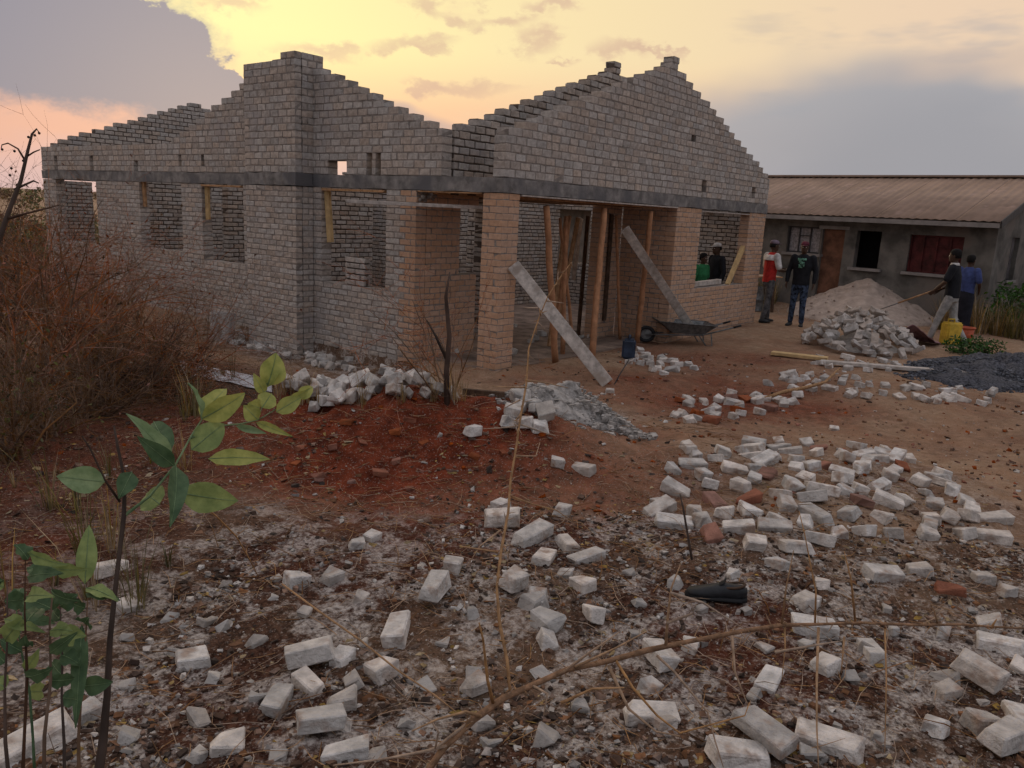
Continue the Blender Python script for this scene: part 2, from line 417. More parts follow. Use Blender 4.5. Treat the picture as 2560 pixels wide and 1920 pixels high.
def gmr(x, a, b):
    n = t.nodes.new('ShaderNodeMapRange'); L(x, n.inputs[0]); n.inputs[1].default_value = a; n.inputs[2].default_value = b; return n.outputs[0]
def gmx(f, a, b):
    n = t.nodes.new('ShaderNodeMix'); n.data_type = 'RGBA'
    L(f, n.inputs[0])
    for i_, v_ in ((6, a), (7, b)):
        if isinstance(v_, tuple): n.inputs[i_].default_value = (*v_, 1)
        else: L(v_, n.inputs[i_])
    return n.outputs[2]
def gat(nm):
    n = t.nodes.new('ShaderNodeAttribute'); n.attribute_name = nm; return n.outputs['Fac']
def gmul(a, b):
    n = t.nodes.new('ShaderNodeMath'); n.operation = 'MULTIPLY'; L(a, n.inputs[0])
    if isinstance(b, float): n.inputs[1].default_value = b
    else: L(b, n.inputs[1])
    return n.outputs[0]
big, mid, fin = gn(1.7, 3), gn(9, 4), gn(42, 3)
tan = gmx(gmr(mid, .35, .65), (.24, .15, .095), (.36, .24, .16))
tan = gmx(gmr(big, .45, .7), tan, (.29, .165, .10))
rede = gmx(gmr(mid, .32, .68), (.07, .016, .008), (.225, .050, .022))
ashc = gmx(gmr(fin, .38, .62), (.14, .112, .098), (.50, .45, .415))
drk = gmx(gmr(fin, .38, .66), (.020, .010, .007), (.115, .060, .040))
ashc = gmx(gmr(gn(4.2, 6, .74), .445, .525), ashc, drk)
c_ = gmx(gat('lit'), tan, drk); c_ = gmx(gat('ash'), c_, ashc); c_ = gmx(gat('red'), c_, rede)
c_ = gmx(gmul(gmr(gn(75, 2), .60, .68), .5), c_, (.40, .34, .30))
L(c_, bs.inputs['Base Color'])
bp = t.nodes.new('ShaderNodeBump'); bp.inputs['Strength'].default_value = .9; bp.inputs['Distance'].default_value = .025
hh = t.nodes.new('ShaderNodeMath'); hh.operation = 'ADD'; L(mid, hh.inputs[0]); L(fin, hh.inputs[1]); L(hh.outputs[0], bp.inputs['Height']); L(bp.outputs[0], bs.inputs['Normal'])
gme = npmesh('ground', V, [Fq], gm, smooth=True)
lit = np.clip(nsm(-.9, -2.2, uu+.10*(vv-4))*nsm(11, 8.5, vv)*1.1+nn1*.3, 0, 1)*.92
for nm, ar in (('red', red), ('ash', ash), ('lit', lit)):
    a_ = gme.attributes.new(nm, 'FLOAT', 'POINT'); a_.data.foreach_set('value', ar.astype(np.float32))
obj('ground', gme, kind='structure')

# ================================================================== the unfinished house
HC = .085; HB = 28*HC; BT = .195; ZB2 = HB+BT; WX, LY = 8.82, 13.84; TH = .2
house = empty('unfinished_house', 'roofless grey brick house with stepped gables and a porch, under construction', 'house')
BR = []          # wall bricks: centre, dims, material, wall part
HC2 = .103
def wall(name, ax, pos, a0, a1, z0, top, th=TH, holes=(), m_=0, mor='mortar', bl=.225, rec=.0045, teeth=0, start=None, jit=.004):
    HC = HC2 if z0 > 2 else .085
    if z0 > 2: bl = .215
    """courses along axis ax (0 = x, 1 = y) from a0 to a1; pos = lower face coordinate of the other axis; top(a) = height of the wall there"""
    core = MB(); me = bpy.data.meshes.new(name); me.materials.append(M[mor]); part = obj(name, me, house)
    z = z0; r = 0; rows = []
    zmax = max(top(a0+(a1-a0)*i/200) for i in range(201))
    while z+HC <= zmax+.02:
        # stretch of this course that stays under the top line
        xs = [a0+(a1-a0)*i/400 for i in range(401)]; ok = [x for x in xs if top(x) >= z+HC-.03]
        if not ok: break
        s, e = min(ok), max(ok)
        if s > a0+.02: s += rnd.uniform(-.05, .05)
        if e < a1-.02: e += rnd.uniform(-.05, .05)
        segs = [(s, e)]
        for h0, h1, hz0, hz1 in holes:
            if z+HC*.5 > hz0 and z+HC*.5 < hz1:
                ns = []
                for q0, q1 in segs:
                    if h1 <= q0 or h0 >= q1: ns.append((q0, q1)); continue
                    if h0 > q0+.04: ns.append((q0, h0))
                    if h1 < q1-.04: ns.append((h1, q1))
                segs = ns
        for q0, q1 in segs:
            i0, i1 = q0+.012, q1-.012
            if i1-i0 > .02:
                lo = [0, 0, z]; hi = [0, 0, z+HC+(.0 if z+HC < zmax-.05 else -.012)]
                hi[2] = z+HC-.006 if top((q0+q1)/2) < z+2*HC else z+HC
                lo[ax], hi[ax] = i0, i1; lo[1-ax], hi[1-ax] = pos+rec, pos+th-rec
                core.box(lo, hi)
            x = q0; first = True
            ph = (bl*.5 if r % 2 else bl)*(1 if start is None else 1)
            grid0 = a0-(bl*.5 if r % 2 else 0)
            nxt = grid0+bl*(math.floor((q0-grid0)/bl+1e-6)+1)
            if nxt-q0 < .07: nxt += bl
            while x < q1-1e-4:
                e_ = min(nxt, q1)
                if q1-e_ < .07: e_ = q1
                Lb = e_-x
                g = rnd.uniform(.014, .024) if mor == 'mortar' and m_ == 0 else rnd.uniform(.009, .014) if m_ else rnd.uniform(.012, .026)
                hz = HC-(rnd.uniform(.011, .017) if mor == 'mortar' and m_ == 0 else rnd.uniform(.008, .011) if m_ else rnd.uniform(.014, .024))
                c = [0, 0, z+HC*.5]; d = [0, 0, hz]
                c[ax] = x+Lb/2; d[ax] = max(.03, Lb-g); c[1-ax] = pos+th/2+rnd.uniform(-.0012, .0012); d[1-ax] = th
                mm = m_
                if teeth and (c[ax] < a0+teeth+(.12 if r % 2 else 0)): mm = 1
                BR.append((c, d, mm, part, rnd.uniform(0, 1)))
                x = e_; nxt = x+bl*(1 if rnd.random() < .9 else rnd.choice((.8, .55, 1.1)))
        z += HC; r += 1
    me.from_pydata(core.v, [], core.f); me.polygons.foreach_set('use_smooth', [False]*len(core.f)); me.update()
    return part
cst = lambda v: (lambda a: v)
def roof1(X):
    if abs(X-4.24) < .11: return 4.74
    return 3.14+X*1.51/4.24 if X < 4.24 else 4.65-(X-4.24)*1.51/4.58
def rooff(X): return 3.14+X*1.43/3.8 if X < 3.8 else 4.57-(X-3.8)*.37
def roofs(Y): return max(3.14, min(4.32, 4.44-abs(Y-4.55)*.365))
# walls below the ring beam
LW = [(11.2, 13.15, 1.0, 2.5), (7.77, 9.33, 1.07, 2.5), (5.76, 7.05, 1.0, 2.5), (2.18, 3.63, .94, 2.5)]
wall('side_wall', 1, 0, 1.55, LY, -.34, cst(HB), holes=LW, teeth=.22)
wall('front_wall', 0, 0, 4.76, WX, -.17, cst(HB), holes=[(5.73, 7.95, .93, 2.5)], m_=1, bl=.215)
wall('porch_return_wall', 1, 4.76, TH, 1.09, -.17, cst(HB), m_=1, bl=.215)
wall('porch_back_wall', 0, 1.55, TH, 1.32, -.17, cst(HB), m_=1, bl=.215, holes=[(.92, 1.4, 1.2, 2.2)])
wall('porch_back_wall', 0, 1.09, 4.05, 4.76, -.17, cst(HB), m_=1, bl=.215)
wall('far_wall', 0, LY-TH, TH, WX, -.1, cst(HB), holes=[(1.03, 2.3, .9, 2.5), (5.5, 7, 1, 2.2)], mor='mortar_d', rec=.016)
wall('side_wall', 1, WX-TH, TH, LY-TH, -.1, cst(3.12), holes=[(4.3, 5.6, 1, 2.3), (9, 10.4, 1, 2.3)], mor='mortar_d', rec=.016)
# partitions, joints raked out
wall('partition_wall', 0, 5.2, TH, WX-TH, -.1, cst(HB+.2), holes=[(2.45, 3.35, -1, 2.2)], mor='mortar_d', rec=.016)
wall('partition_wall', 0, 7.75, .95, 4.6, -.1, cst(HB+.2), mor='mortar_d', rec=.016)
wall('partition_wall', 0, 10.3, TH, 4.6, -.1, cst(HB+.2), holes=[(2.4, 3.3, -1, 2.2)], mor='mortar_d', rec=.016)
wall('partition_wall', 1, 4.6, 5.4, LY-TH, -.1, cst(HB+.2), holes=[(6, 6.9, -1, 2.2), (8.6, 9.5, -1, 2.2)], mor='mortar_d', rec=.016)
wall('partition_wall', 1, 3.35, 2.9, 5.2, -.1, cst(HB), holes=[(3.6, 4.4, -1, 2.1)], mor='mortar_d', rec=.016)
wall('partition_wall', 0, 2.7, 2.75, 3.55, -.1, cst(HB), mor='mortar_d', rec=.016)
# walls above the ring beam
wall('side_gable', 1, 0, 1.09, LY, ZB2, roofs, holes=[(3.06, 3.48, 2.6, 2.80), (2.5, 2.6, 2.6, 2.86), (2.31, 2.4, 2.6, 2.86), (9.35, 9.5, 2.6, 2.8), (13.0, 13.15, 2.6, 2.85), (11.25, 11.4, 2.6, 2.85), (7.72, 7.8, 2.7, 2.86), (6.95, 7.03, 2.7, 2.86)])
wall('front_gable', 0, 0, 0, WX, ZB2, roof1, holes=[(5.05, 5.2, 3.5, 3.61), (5.63, 5.8, 2.65, 2.87), (7.93, 8.1, 2.65, 2.86)], jit=.006)
wall('inner_gable', 0, 1.09, TH+.03, WX-.03, ZB2, lambda X: roof1(X)-.02, mor='mortar_d', rec=.018)
wall('far_gable', 0, LY-TH, TH, WX-TH, ZB2, rooff, mor='mortar_d', rec=.014)
# chimney breast
CY0, CY1, CX = 3.83, 5.17, -.33
wall('chimney', 1, CX, CY0, CY1, -.34, cst(HB), th=.12)
wall('chimney', 0, CY0, CX+.12, 0, -.34, cst(HB), th=.12)
wall('chimney', 0, CY1-.12, CX+.12, 0, -.34, cst(HB), th=.12)
wall('chimney', 1, CX, CY0, CY1, ZB2, lambda Y: 4.34 if Y < CY0+.34 else 4.24, th=.12)
wall('chimney', 0, CY0, CX+.12, .2, ZB2, cst(4.34), th=.12)
wall('chimney', 0, CY1-.12, CX+.12, .2, ZB2, cst(4.27), th=.12)
wall('chimney', 1, .2, CY0, CY1, 3.6, cst(4.16), th=.12)
# stack of dry bricks standing on the window sill
wall('sill_brick_pier', 1, .02, 2.64, 3.1, .94, cst(1.37), th=.12, mor='mortar_d', rec=.035, bl=.23)
# porch column: pinwheel courses
colm = MB(); cw, bw = .34, .112
for r in range(30):
    z = HB-HC*(r+1)
    for k in range(4):
        c = np.array([(cw-bw-.004)/2, bw/2]) if r % 2 else np.array([(cw+bw+.004)/2, bw/2])
        d = np.array([cw-bw-.01, bw])
        c = c-cw/2; a = k*math.pi/2
        for _ in range(k): c = np.array([-c[1], c[0]]); d = d[::-1]
        BR.append(([c[0]+cw/2, c[1]+cw/2, z+HC/2], [d[0], d[1], HC-.009], 1, 'col', 0))
colm.box((.0045, .0045, HB-30*HC), (cw-.0045, cw-.0045, HB-.002))
cpart = colm.build('porch_column', M['mortar'], house)
BR = [b if b[3] != 'col' else b[:3]+(cpart,)+b[4:] for b in BR]
# pick the bricks that show largest
def score(b):
    c = Vector(b[0]); d = c-CAM; z = d.dot(CF)
    if z < 1: return 0
    px = 1280+FPX*d.dot(CR)/z; py = 960-FPX*d.dot(CU)/z
    if not (0 < px < 2560 and 0 < py < 1920) or max(b[1][:2]) < .17: return 0
    nm = b[3].name.split('.')[0]
    if nm not in ('side_wall', 'porch_column', 'side_gable', 'front_gable', 'chimney', 'front_wall'): return 0
    if nm == 'side_wall' and c.x > 1: return 0
    return (FPX/z)**2
order = sorted(range(len(BR)), key=lambda i: -score(BR[i]))[:300]
sel = set(order)
proto = {}
for i in order:
    c, d, mm, part, _ = BR[i]
    ax = 0 if d[0] >= d[1] else 1
    key = (mm, round(min(d[0], d[1]), 2), ax, rnd.randrange(6), d[2] > .082); full = (.21 if mm == 0 else .205)
    if part is cpart: full = cw-bw-.01
    if key+(full,) not in proto:
        D = [full, min(d[:2]), d[2]] if ax == 0 else [min(d[:2]), full, d[2]]
        proto[key+(full,)] = one_brick('brick', D, [M['tan'] if mm else M['brick']], .005 if not mm else .003, .004 if not mm else .0025)
    o = obj('brick', proto[key+(full,)], part, loc=c)
    o.scale = (d[0]/full, 1, 1) if ax == 0 else (1, d[1]/full, 1)
rest = [BR[i] for i in range(len(BR)) if i not in sel]
obj('brickwork', bricks_mesh('brickwork', [b[0] for b in rest], [b[1] for b in rest], [M['brick'], M['tan']], [b[2] for b in rest], .006, .0045), house, kind='stuff')
# ring beam, cast in lengths
def rough_box(name, lo, hi, mt, n=14, amp=.006, parent=house):
    bm = bmesh.new(); bmesh.ops.create_cube(bm, size=1)
    ax = max(range(3), key=lambda k_: hi[k_]-lo[k_])
    es = [e for e in bm.edges if abs((e.verts[0].co-e.verts[1].co)[ax]) > .5]
    bmesh.ops.subdivide_edges(bm, edges=es, cuts=n, use_grid_fill=True)
    for v in bm.verts:
        for k_ in range(3):
            v.co[k_] = lo[k_]+(v.co[k_]+.5)*(hi[k_]-lo[k_])
            if k_ != ax: v.co[k_] += rnd.uniform(-amp, amp)
    for f_ in bm.faces: f_.smooth = False
    me = bpy.data.meshes.new(name); bm.to_mesh(me); bm.free(); me.materials.append(mt)
    return obj(name, me, parent)
e_ = .004
rough_box('ring_beam', (-.012, TH+.014, HB+e_), (TH+.012, LY, ZB2-e_), M['beam'], 60)
rough_box('ring_beam', (-.014, -.014, HB+e_), (WX+.01, TH+.013, ZB2-e_), M['beam'], 50)
rough_box('ring_beam', (TH+.013, 1.085, HB+e_), (WX-TH-.01, 1.3, ZB2-e_), M['beam'], 20)
rough_box('ring_beam', (TH+.013, LY-TH, HB+e_), (WX-TH, LY+.01, ZB2-e_), M['beam'], 20)
rough_box('ring_beam', (CX-.014, CY0-.012, HB+e_), (-.02, CY1+.012, ZB2-e_), M['beam'], 14, .01)
# shuttering boards under the beam, timbers round the openings
for a, b, w, t_ in (((.36, .1, HB-.012), (4.75, .1, HB-.012), .23, .02), ((5.75, .1, HB-.04), (7.93, .1, HB-.04), .2, .022), ((.1, .36, HB-.012), (.1, 1.53, HB-.012), .21, .02),
                    ((.03, 5.78, HB-.03), (.03, 7.03, HB-.03), .12, .03), ((.03, 2.2, HB-.03), (.03, 3.6, HB-.03), .12, .03)):
    mb = MB(); mb.bar(a, b, w, t_, jit=.003); mb.build('shutter_board', M['wood_p'] if a[0] > .2 else M['wood'], house)
for a, b, w, t_, mt in (((.08, 7.0, 1.75), (.08, 7.0, HB-.05), .05, .09, 'wood_y'), ((.08, 3.52, 1.55), (.08, 3.6, HB-.05), .05, .1, 'wood_y'), ((.08, 9.28, 1.9), (.08, 9.3, HB), .05, .08, 'wood'),
                    ((4.35, 1.06, .3), (4.35, 1.06, 2.2), .1, .03, 'wood_d')):
    mb = MB(); mb.bar(a, b, w, t_, up=Vector((0, 1, 0)), jit=.004); mb.build('timber_batten', M[mt], house)
for i_ in range(6):
    mb = MB(); mb.bar((.24, .29+.155*i_, HB-.035+.004*(i_ % 2)), (4.74, .29+.155*i_, HB-.035+.003*(i_ % 3)), .15, .022, jit=.003); mb.build('deck_shade_board', M['wood_d' if i_ % 2 else 'wood'], house)
for i_ in range(9):  # unseen boards added over the room behind the porch to block sky light
    mb = MB(); mb.bar((.24, 1.42+.175*i_, HB-.03+.004*(i_ % 2)), (4.7, 1.42+.175*i_, HB-.03+.003*(i_ % 3)), .17, .022, jit=.003); mb.build('deck_shade_board', M['wood_d' if i_ % 3 else 'wood'], house)
# mortar squeezed out where beam and column meet
mb = MB()
for i in range(14):
    c = Vector((rnd.uniform(.05, .35), 1.52+rnd.uniform(-.04, .02), HB-rnd.uniform(.0, .14))); mb.ball(c, (rnd.uniform(.02, .06),)*3, n=6)
mb.build('mortar_spill', M['mortar'], house)
# floor slab and plinth
rough_box('floor_slab', (TH, TH+.1, -.16), (WX-TH, LY-TH, -.012), M['floor'], 10, .004)
# rubble left lying on the floor slab is listed further down

# ================================================================== timber in and round the porch
def timber(name, a, b, w, t_, mt, label, cat, up=Vector((0, 0, 1)), group=None, jit=.003):
    a, b = Vector(a), Vector(b); mb = MB(); n = 6
    d = (b-a)/n; per = d.normalized().cross(up)
    for i in range(1): mb.bar(Vector((0,0,0)), b-a, w, t_, up, jit=jit)
    o = mb.build(name, M[mt], None, label=label, cat=cat, group=group, loc=a)
    bv = o.modifiers.new('bevel', 'BEVEL'); bv.width = .004; bv.segments = 1
    return o
def pole(a, b, r0, r1, mt, label, name='wooden_prop', cat='prop', group='props under the porch beam'):
    a, b = Vector(a), Vector(b); mb = MB(); n = 9
    pts = [Vector((rnd.uniform(-.008, .008), rnd.uniform(-.008, .008), 0))*(0 < i < n)+(b-a)*(i/n) for i in range(n+1)]
    mb.tube(pts, [r0+(r1-r0)*i/n+rnd.uniform(-.002, .002) for i in range(n+1)], 9)
    return mb.build(name, M[mt], None, label=label, cat=cat, group=group, loc=a)
pole((1.55, .12, -.03), pl(1366, 515, 1, .12), .052, .045, 'pole', 'round gum pole propping the porch beam, nearest the brick column')
pole(G(1480, 892), pl(1511, 521, 1, .11), .055, .045, 'pole', 'round gum pole propping the porch beam, middle of three')
pole(G(1593, 858), pl(1627, 528, 1, .10), .05, .042, 'pole', 'round gum pole propping the porch beam, nearest the wheelbarrow')
for px0, py0, px1, py1, y1, w, mt, lb in ((1375, 868, 1418, 545, 1.2, .14, 'wood', 'reddish board standing upright in the porch doorway'), (1398, 795, 1445, 545, 1.5, .1, 'wood', 'reddish board leaning left in the porch doorway'),
                                         (1432, 700, 1452, 545, 2.0, .12, 'wood_p', 'pale board leaning deep inside the porch doorway'), (1445, 845, 1470, 540, 1.6, .09, 'wood_d', 'dark post standing inside the porch doorway')):
    b = pl(px1, py1, 1, y1); b.z = min(b.z, HB-.03); a = pl(px0, py0, 1, y1-.15)
    a.z = max(a.z, -.012); 
    if py0 > 800: a.z = -.012
    timber('timber_board', a, b, w, .035, mt, lb, 'board', up=Vector((0, 1, 0)))
for px0, py0, px1, py1, y1, r_, lb in ((1432, 870, 1400, 545, 1.0, .03, 'thin pole slanting right to left in the porch doorway'), (1385, 860, 1425, 540, .75, .035, 'thin pole slanting left to right in the porch doorway'), (1550, 850, 1540, 540, .85, .03, 'thin pole standing by the inner corner of the porch'), (1408, 865, 1416, 540, .6, .04, 'crooked pole standing between first and middle props')):
    b = pl(px1, py1, 1, y1); b.z = min(b.z, HB-.05); a = pl(px0, py0, 1, y1-.1); a.z = -.012; pole(a, b, r_, r_*.8, 'pole', lb)
a = G(1518, 968); a.z += .04; b = pl(1283, 662, 1, -.05)
timber('leaning_plank', a, b, .17, .04, 'wood_p', 'long pale plank leaning from the ground against the brick column', 'plank', up=(CAM-a).normalized())
a = pl(1736, 832, 1, -.30); b = pl(1562, 572, 1, .10)
timber('leaning_plank', a, b, .15, .04, 'wood_p', 'pale plank slanting across the porch down to the wheelbarrow', 'plank', up=(CAM-a).normalized())
a = pl(1218, 520, 0, .42); b = pl(868, 503, 0, -.75)
timber('scaffold_board', a, b, .22, .045, 'wood_p', 'horizontal scaffold board jutting out under the beam left of the column', 'plank')
a = pl(1818, 712, 1, .06); b = pl(1888, 545, 1, .1)
timber('window_strut', a, b, .07, .09, 'wood_y', 'yellow timber strut slanting across the front window opening', 'strut', up=Vector((0, 1, 0)))
a = pl(1735, 704, 1, .1); b = pl(1795, 702, 1, .1); 
timber('sill_board', (5.8, .12, .985), (7.1, .14, 1.0), .1, .09, 'wood_p', 'short board lying on the front window sill', 'board')
a = G(1928, 890, .05); b = G(2068, 906, .06)
timber('ground_plank', a, b, .16, .05, 'wood_y', 'short yellow plank lying on red earth before the brick heap', 'plank')
a = G(2052, 912, .05); b = G(2418, 947, .08)
timber('ground_plank', a, b, .15, .05, 'wood_p', 'long pale plank lying on the ground beside the dark gravel', 'plank')
a = G(1160, 990, .04); b = G(1255, 1000, .03)
timber('burnt_stick', a, b, .05, .05, 'wood_d', 'short black burnt stick lying behind the red mound', 'stick')

# ================================================================== loose bricks and rubble
BV = {}
for kd, D, wild, mt in (('full', (.215, .105, .078), .04, 'loose'), ('half', (.125, .105, .08), .08, 'loose'), ('lump', (.11, .09, .075), .16, 'loose'), ('slab', (.28, .13, .085), .06, 'loose'), ('red', (.16, .1, .07), .2, 'redbrick'), ('bit', (.085, .07, .055), .18, 'stone'), ('grey', (.235, .115, .08), .12, 'brick'), ('rock', (.15, .125, .10), .2, 'stone')):
    BV[kd] = [one_brick('loose_brick' if kd not in ('bit', 'rock', 'slab') else 'rubble_piece', D, [M[mt]], .007, .006 if kd in ('full', 'half', 'grey', 'slab') else .014, min(.26, wild*(2.2 if _ % 2 else 1))) for _ in range(10 if kd in ('full', 'half', 'grey') else 6)]
NM = {'full': 'loose_brick', 'half': 'half_brick', 'lump': 'brick_lump', 'red': 'red_brick_piece', 'grey': 'grey_brick', 'slab': 'concrete_block', 'bit': 'rubble_piece', 'rock': 'stone'}
def lay(kd, p, yaw, label, group, tilt=.16, sink=.25, lift=0, sc=None, cat=None, rot=None):
    p = Vector(p); o = obj(NM[kd] if cat != 'clod' else 'earth_clod', rnd.choice(BV[kd]), None, label, cat or ('brick' if kd in ('full', 'half', 'grey', 'red', 'lump') else 'rubble'), group)
    h = {'full': .08, 'half': .085, 'lump': .085, 'slab': .08, 'red': .07, 'bit': .055, 'grey': .08, 'rock': .12}[kd]
    s = sc or rnd.uniform(.92, 1.08); o.scale = (s*rnd.uniform(.95, 1.05), s, s)
    o.rotation_euler = rot or (rnd.uniform(-tilt, tilt), rnd.uniform(-tilt, tilt), yaw)
    o.location = p+Vector((0, 0, h*s*(.5-sink)+lift)); return o
def seg(x0, y0, x1, y1): 
    a, b = G(x0, y0), G(x1, y1); c = (a+b)/2; c.z = terr(c.x, c.y); d = b-a
    return c, math.atan2(d.y, d.x), d.length
# bricks that stand out singly: long axis in the photograph, kind, label
for x0, y0, x1, y1, kd, lb, kw in (
    (218,1462,325,1408,'full','whole pale brick lying alone behind the leafy plant on the left',{}),
    (725,1462,760,1455,'half','small rounded white brick half lying alone on dark litter left of centre',{}),
    (450,1668,515,1660,'half','pale half brick standing alone at lower left, right of the thick stem',{'sc':1.1}),
    (495,1570,535,1550,'bit','small dusty rubble bit above the lone half brick at lower left',{}),
    (880,1372,905,1365,'half','small pale brick half, left one of the pair below the red mound',{'sc':.8}),
    (918,1355,942,1345,'half','small pale brick half, right one of the pair below the red mound',{'sc':.8}),
    (1118,1462,1142,1405,'half','white brick half leaning behind a tilted whole brick in the centre',{'lift':.02}),
    (1062,1535,1105,1460,'full','tilted whole white brick in the centre, touching the half behind it',{'lift':.05,'sc':1.1}),
    (975,1640,1005,1545,'full','whole pale brick lying end-on beside a red tile shard, lower centre',{'sc':1.1,'lift':.02}),
    (735,1675,815,1660,'full','topmost brick of the small cluster at lower left centre',{'lift':.05}),
    (745,1700,800,1740,'full','tilted brick leaning under the topmost one of the lower left cluster',{}),
    (835,1670,868,1645,'lump','rough mortar lump right of the small lower left brick cluster',{}),
    (925,1700,985,1680,'half','clean cube-like half brick on grey ash, lower centre left',{'sc':1.2,'lift':.02}),
    (820,1770,890,1765,'lump','grey lump between the cluster and the long brick at lower left',{'sc':1.25}),
    (740,1845,860,1825,'full','long pale brick with a twig across it at the bottom left',{'lift':.03}),
    (820,1895,905,1885,'full','pale brick under twigs at the bottom edge, left of the thorn branch',{}),
    (680,1800,705,1745,'full','brown grey brick standing left of the lower left cluster',{'lift':.02}),
    (540,1880,600,1865,'half','pale brick half at the bottom edge, left of centre',{'sc':1.15}),
    (5,1905,160,1840,'slab','large pale slab at the bottom left corner behind green stems',{'sc':1.2}),
    (190,1800,245,1775,'half','pale brick half behind the thick stem at bottom left',{}),
    (1160,1745,1215,1720,'half','white brick half with a dark broken end touching the thorn branch',{'lift':.02}),
    (1255,1490,1310,1450,'half','pinkish brick half caught in thorn twigs, centre',{'sc':1.2,'lift':.03}),
    (1342,1425,1378,1375,'full','pale brick lying end-on in front of the curved slab',{}),
    (1262,1375,1390,1330,'slab','long curved pale slab beside the thorn stem, centre',{'sc':1.05,'lift':.03}),
    (1205,1310,1300,1322,'full','large pale brick left of the thorn stem below the red hollow',{'sc':1.2,'lift':.03}),
    (1240,1275,1265,1262,'half','rounded brick half on the rim of the red hollow',{}),
    (1390,1300,1420,1270,'half','white brick half standing at the right of the red hollow',{'lift':.02}),
    (1395,1345,1435,1385,'full','brick leaning right of the curved slab',{}),
    (1430,1412,1500,1395,'full','angular pale brick right of the curved slab',{}),
    (1440,1460,1472,1485,'half','pinkish white half brick on dust, right of the thorn stem',{}),
    (1310,1525,1360,1510,'bit','flat pale shard left of the thorn stem, centre',{'sc':1.6}),
    (1330,1548,1405,1580,'bit','long flat shard right of the thorn stem, centre',{'sc':1.7}),
    (1210,1870,1240,1860,'bit','small white stone at the bottom, right of the thorn branch',{'sc':.9}),
    (1160,1100,1200,1085,'half','single white brick half lying on the red mound',{'sc':1.05,'lift':.02}),
    (1378,1158,1412,1168,'half','white brick half, left one of two on red earth right of the mound',{}),
    (1430,1160,1482,1192,'full','white brick, right one of two on red earth right of the mound',{}),
    (1620,1620,1680,1700,'full','long pale brick lying under the thorn branch, pointing at the camera',{'sc':1.15,'lift':.03}),
    (1905,1740,1935,1680,'full','pale brick standing end-on below the thorn branch, right of centre',{'sc':1.05}),
    (2030,1690,2085,1665,'half','dusty half brick below the thorn branch on the right',{'sc':1.15}),
    (1990,1572,2080,1592,'full','white brick directly under the straight thorn branch on the right',{'lift':.02}),
    (1985,1520,2035,1505,'half','cream half brick above the thorn branch between two upright spines',{'sc':1.1}),
    (2150,1605,2205,1680,'full','pale brick below the thorn branch, right of the two upright spines',{}),
    (1552,1800,1698,1790,'slab','long flat pale block with a dark mark near the bottom, right of centre',{'sc':.95}),
    (1860,1840,1950,1890,'slab','big cream block at the bottom edge, behind another block',{'sc':1.0,'lift':.05}),
    (1780,1912,1920,1905,'slab','rounded pale block cut by the bottom edge, right of centre',{'sc':1.0,'lift':.02}),
    (2000,1840,2140,1900,'full','long white brick slanting at the bottom edge, right',{'sc':1.35}),
    (2160,1445,2260,1440,'full','pale block split by a thin crack, right of the upright spine',{'sc':1.2}),
    (2265,1430,2325,1440,'half','grey block beside the cracked pale block on the right',{'sc':1.15}),
    (2428,1450,2480,1455,'half','weathered half brick right of the fallen red tile',{}),
    (2345,1475,2400,1485,'red','fallen curved red tile piece among pale bricks on the right',{'sc':1.0}),
    (2480,1490,2545,1480,'lump','grey lump near the right edge, beside a half brick',{}),
    (2450,1610,2550,1640,'full','long pale brick near the right edge above the bottom cluster',{'sc':1.1}),
    (2390,1690,2490,1740,'full','white brick topmost of the cluster in the bottom right corner',{'sc':1.2,'lift':.06}),
    (2330,1745,2395,1735,'half','brick half left of the bottom right cluster',{}),
    (2410,1830,2490,1810,'lump','rounded grey lump in the bottom right cluster',{'sc':1.4}),
    (2470,1885,2540,1850,'full','big pale brick facing the camera in the bottom right corner',{'sc':1.2,'lift':.04}),
    (2535,1780,2560,1830,'full','brick cut off by the right edge near the bottom',{}),
    (2540,1690,2560,1660,'half','half brick cut off by the right edge above the corner cluster',{}),
    (2430,1340,2530,1360,'full','white brick lying alone right of the scattered field, towards the sand',{'sc':1.1}),
    (2425,1300,2530,1310,'slab','two-part pale slab at the right end of the scattered bricks',{}),
    (2300,1185,2390,1205,'full','white brick on bare sand at the far right end of the scatter',{}),
    (2065,1075,2105,1077,'half','small brick half lying alone on bare earth behind the scatter',{}),
    (1700,1118,1738,1145,'full','bright white brick at the far left tip of the scattered field',{'lift':.02}),
    (2455,1000,2500,985,'full','pale brick on top of another beside the dark gravel',{'lift':.06}),
    (1505,980,1545,985,'half','half brick lying at the foot of the long leaning plank',{})):
    c, yaw, ln = seg(x0, y0, x1, y1)
    kw['sc'] = kw.get('sc', rnd.uniform(.92, 1.05))*(.84 if max(y0, y1) < 1680 else .74); lay(kd, c, yaw, lb, None, sink=.34, **kw)
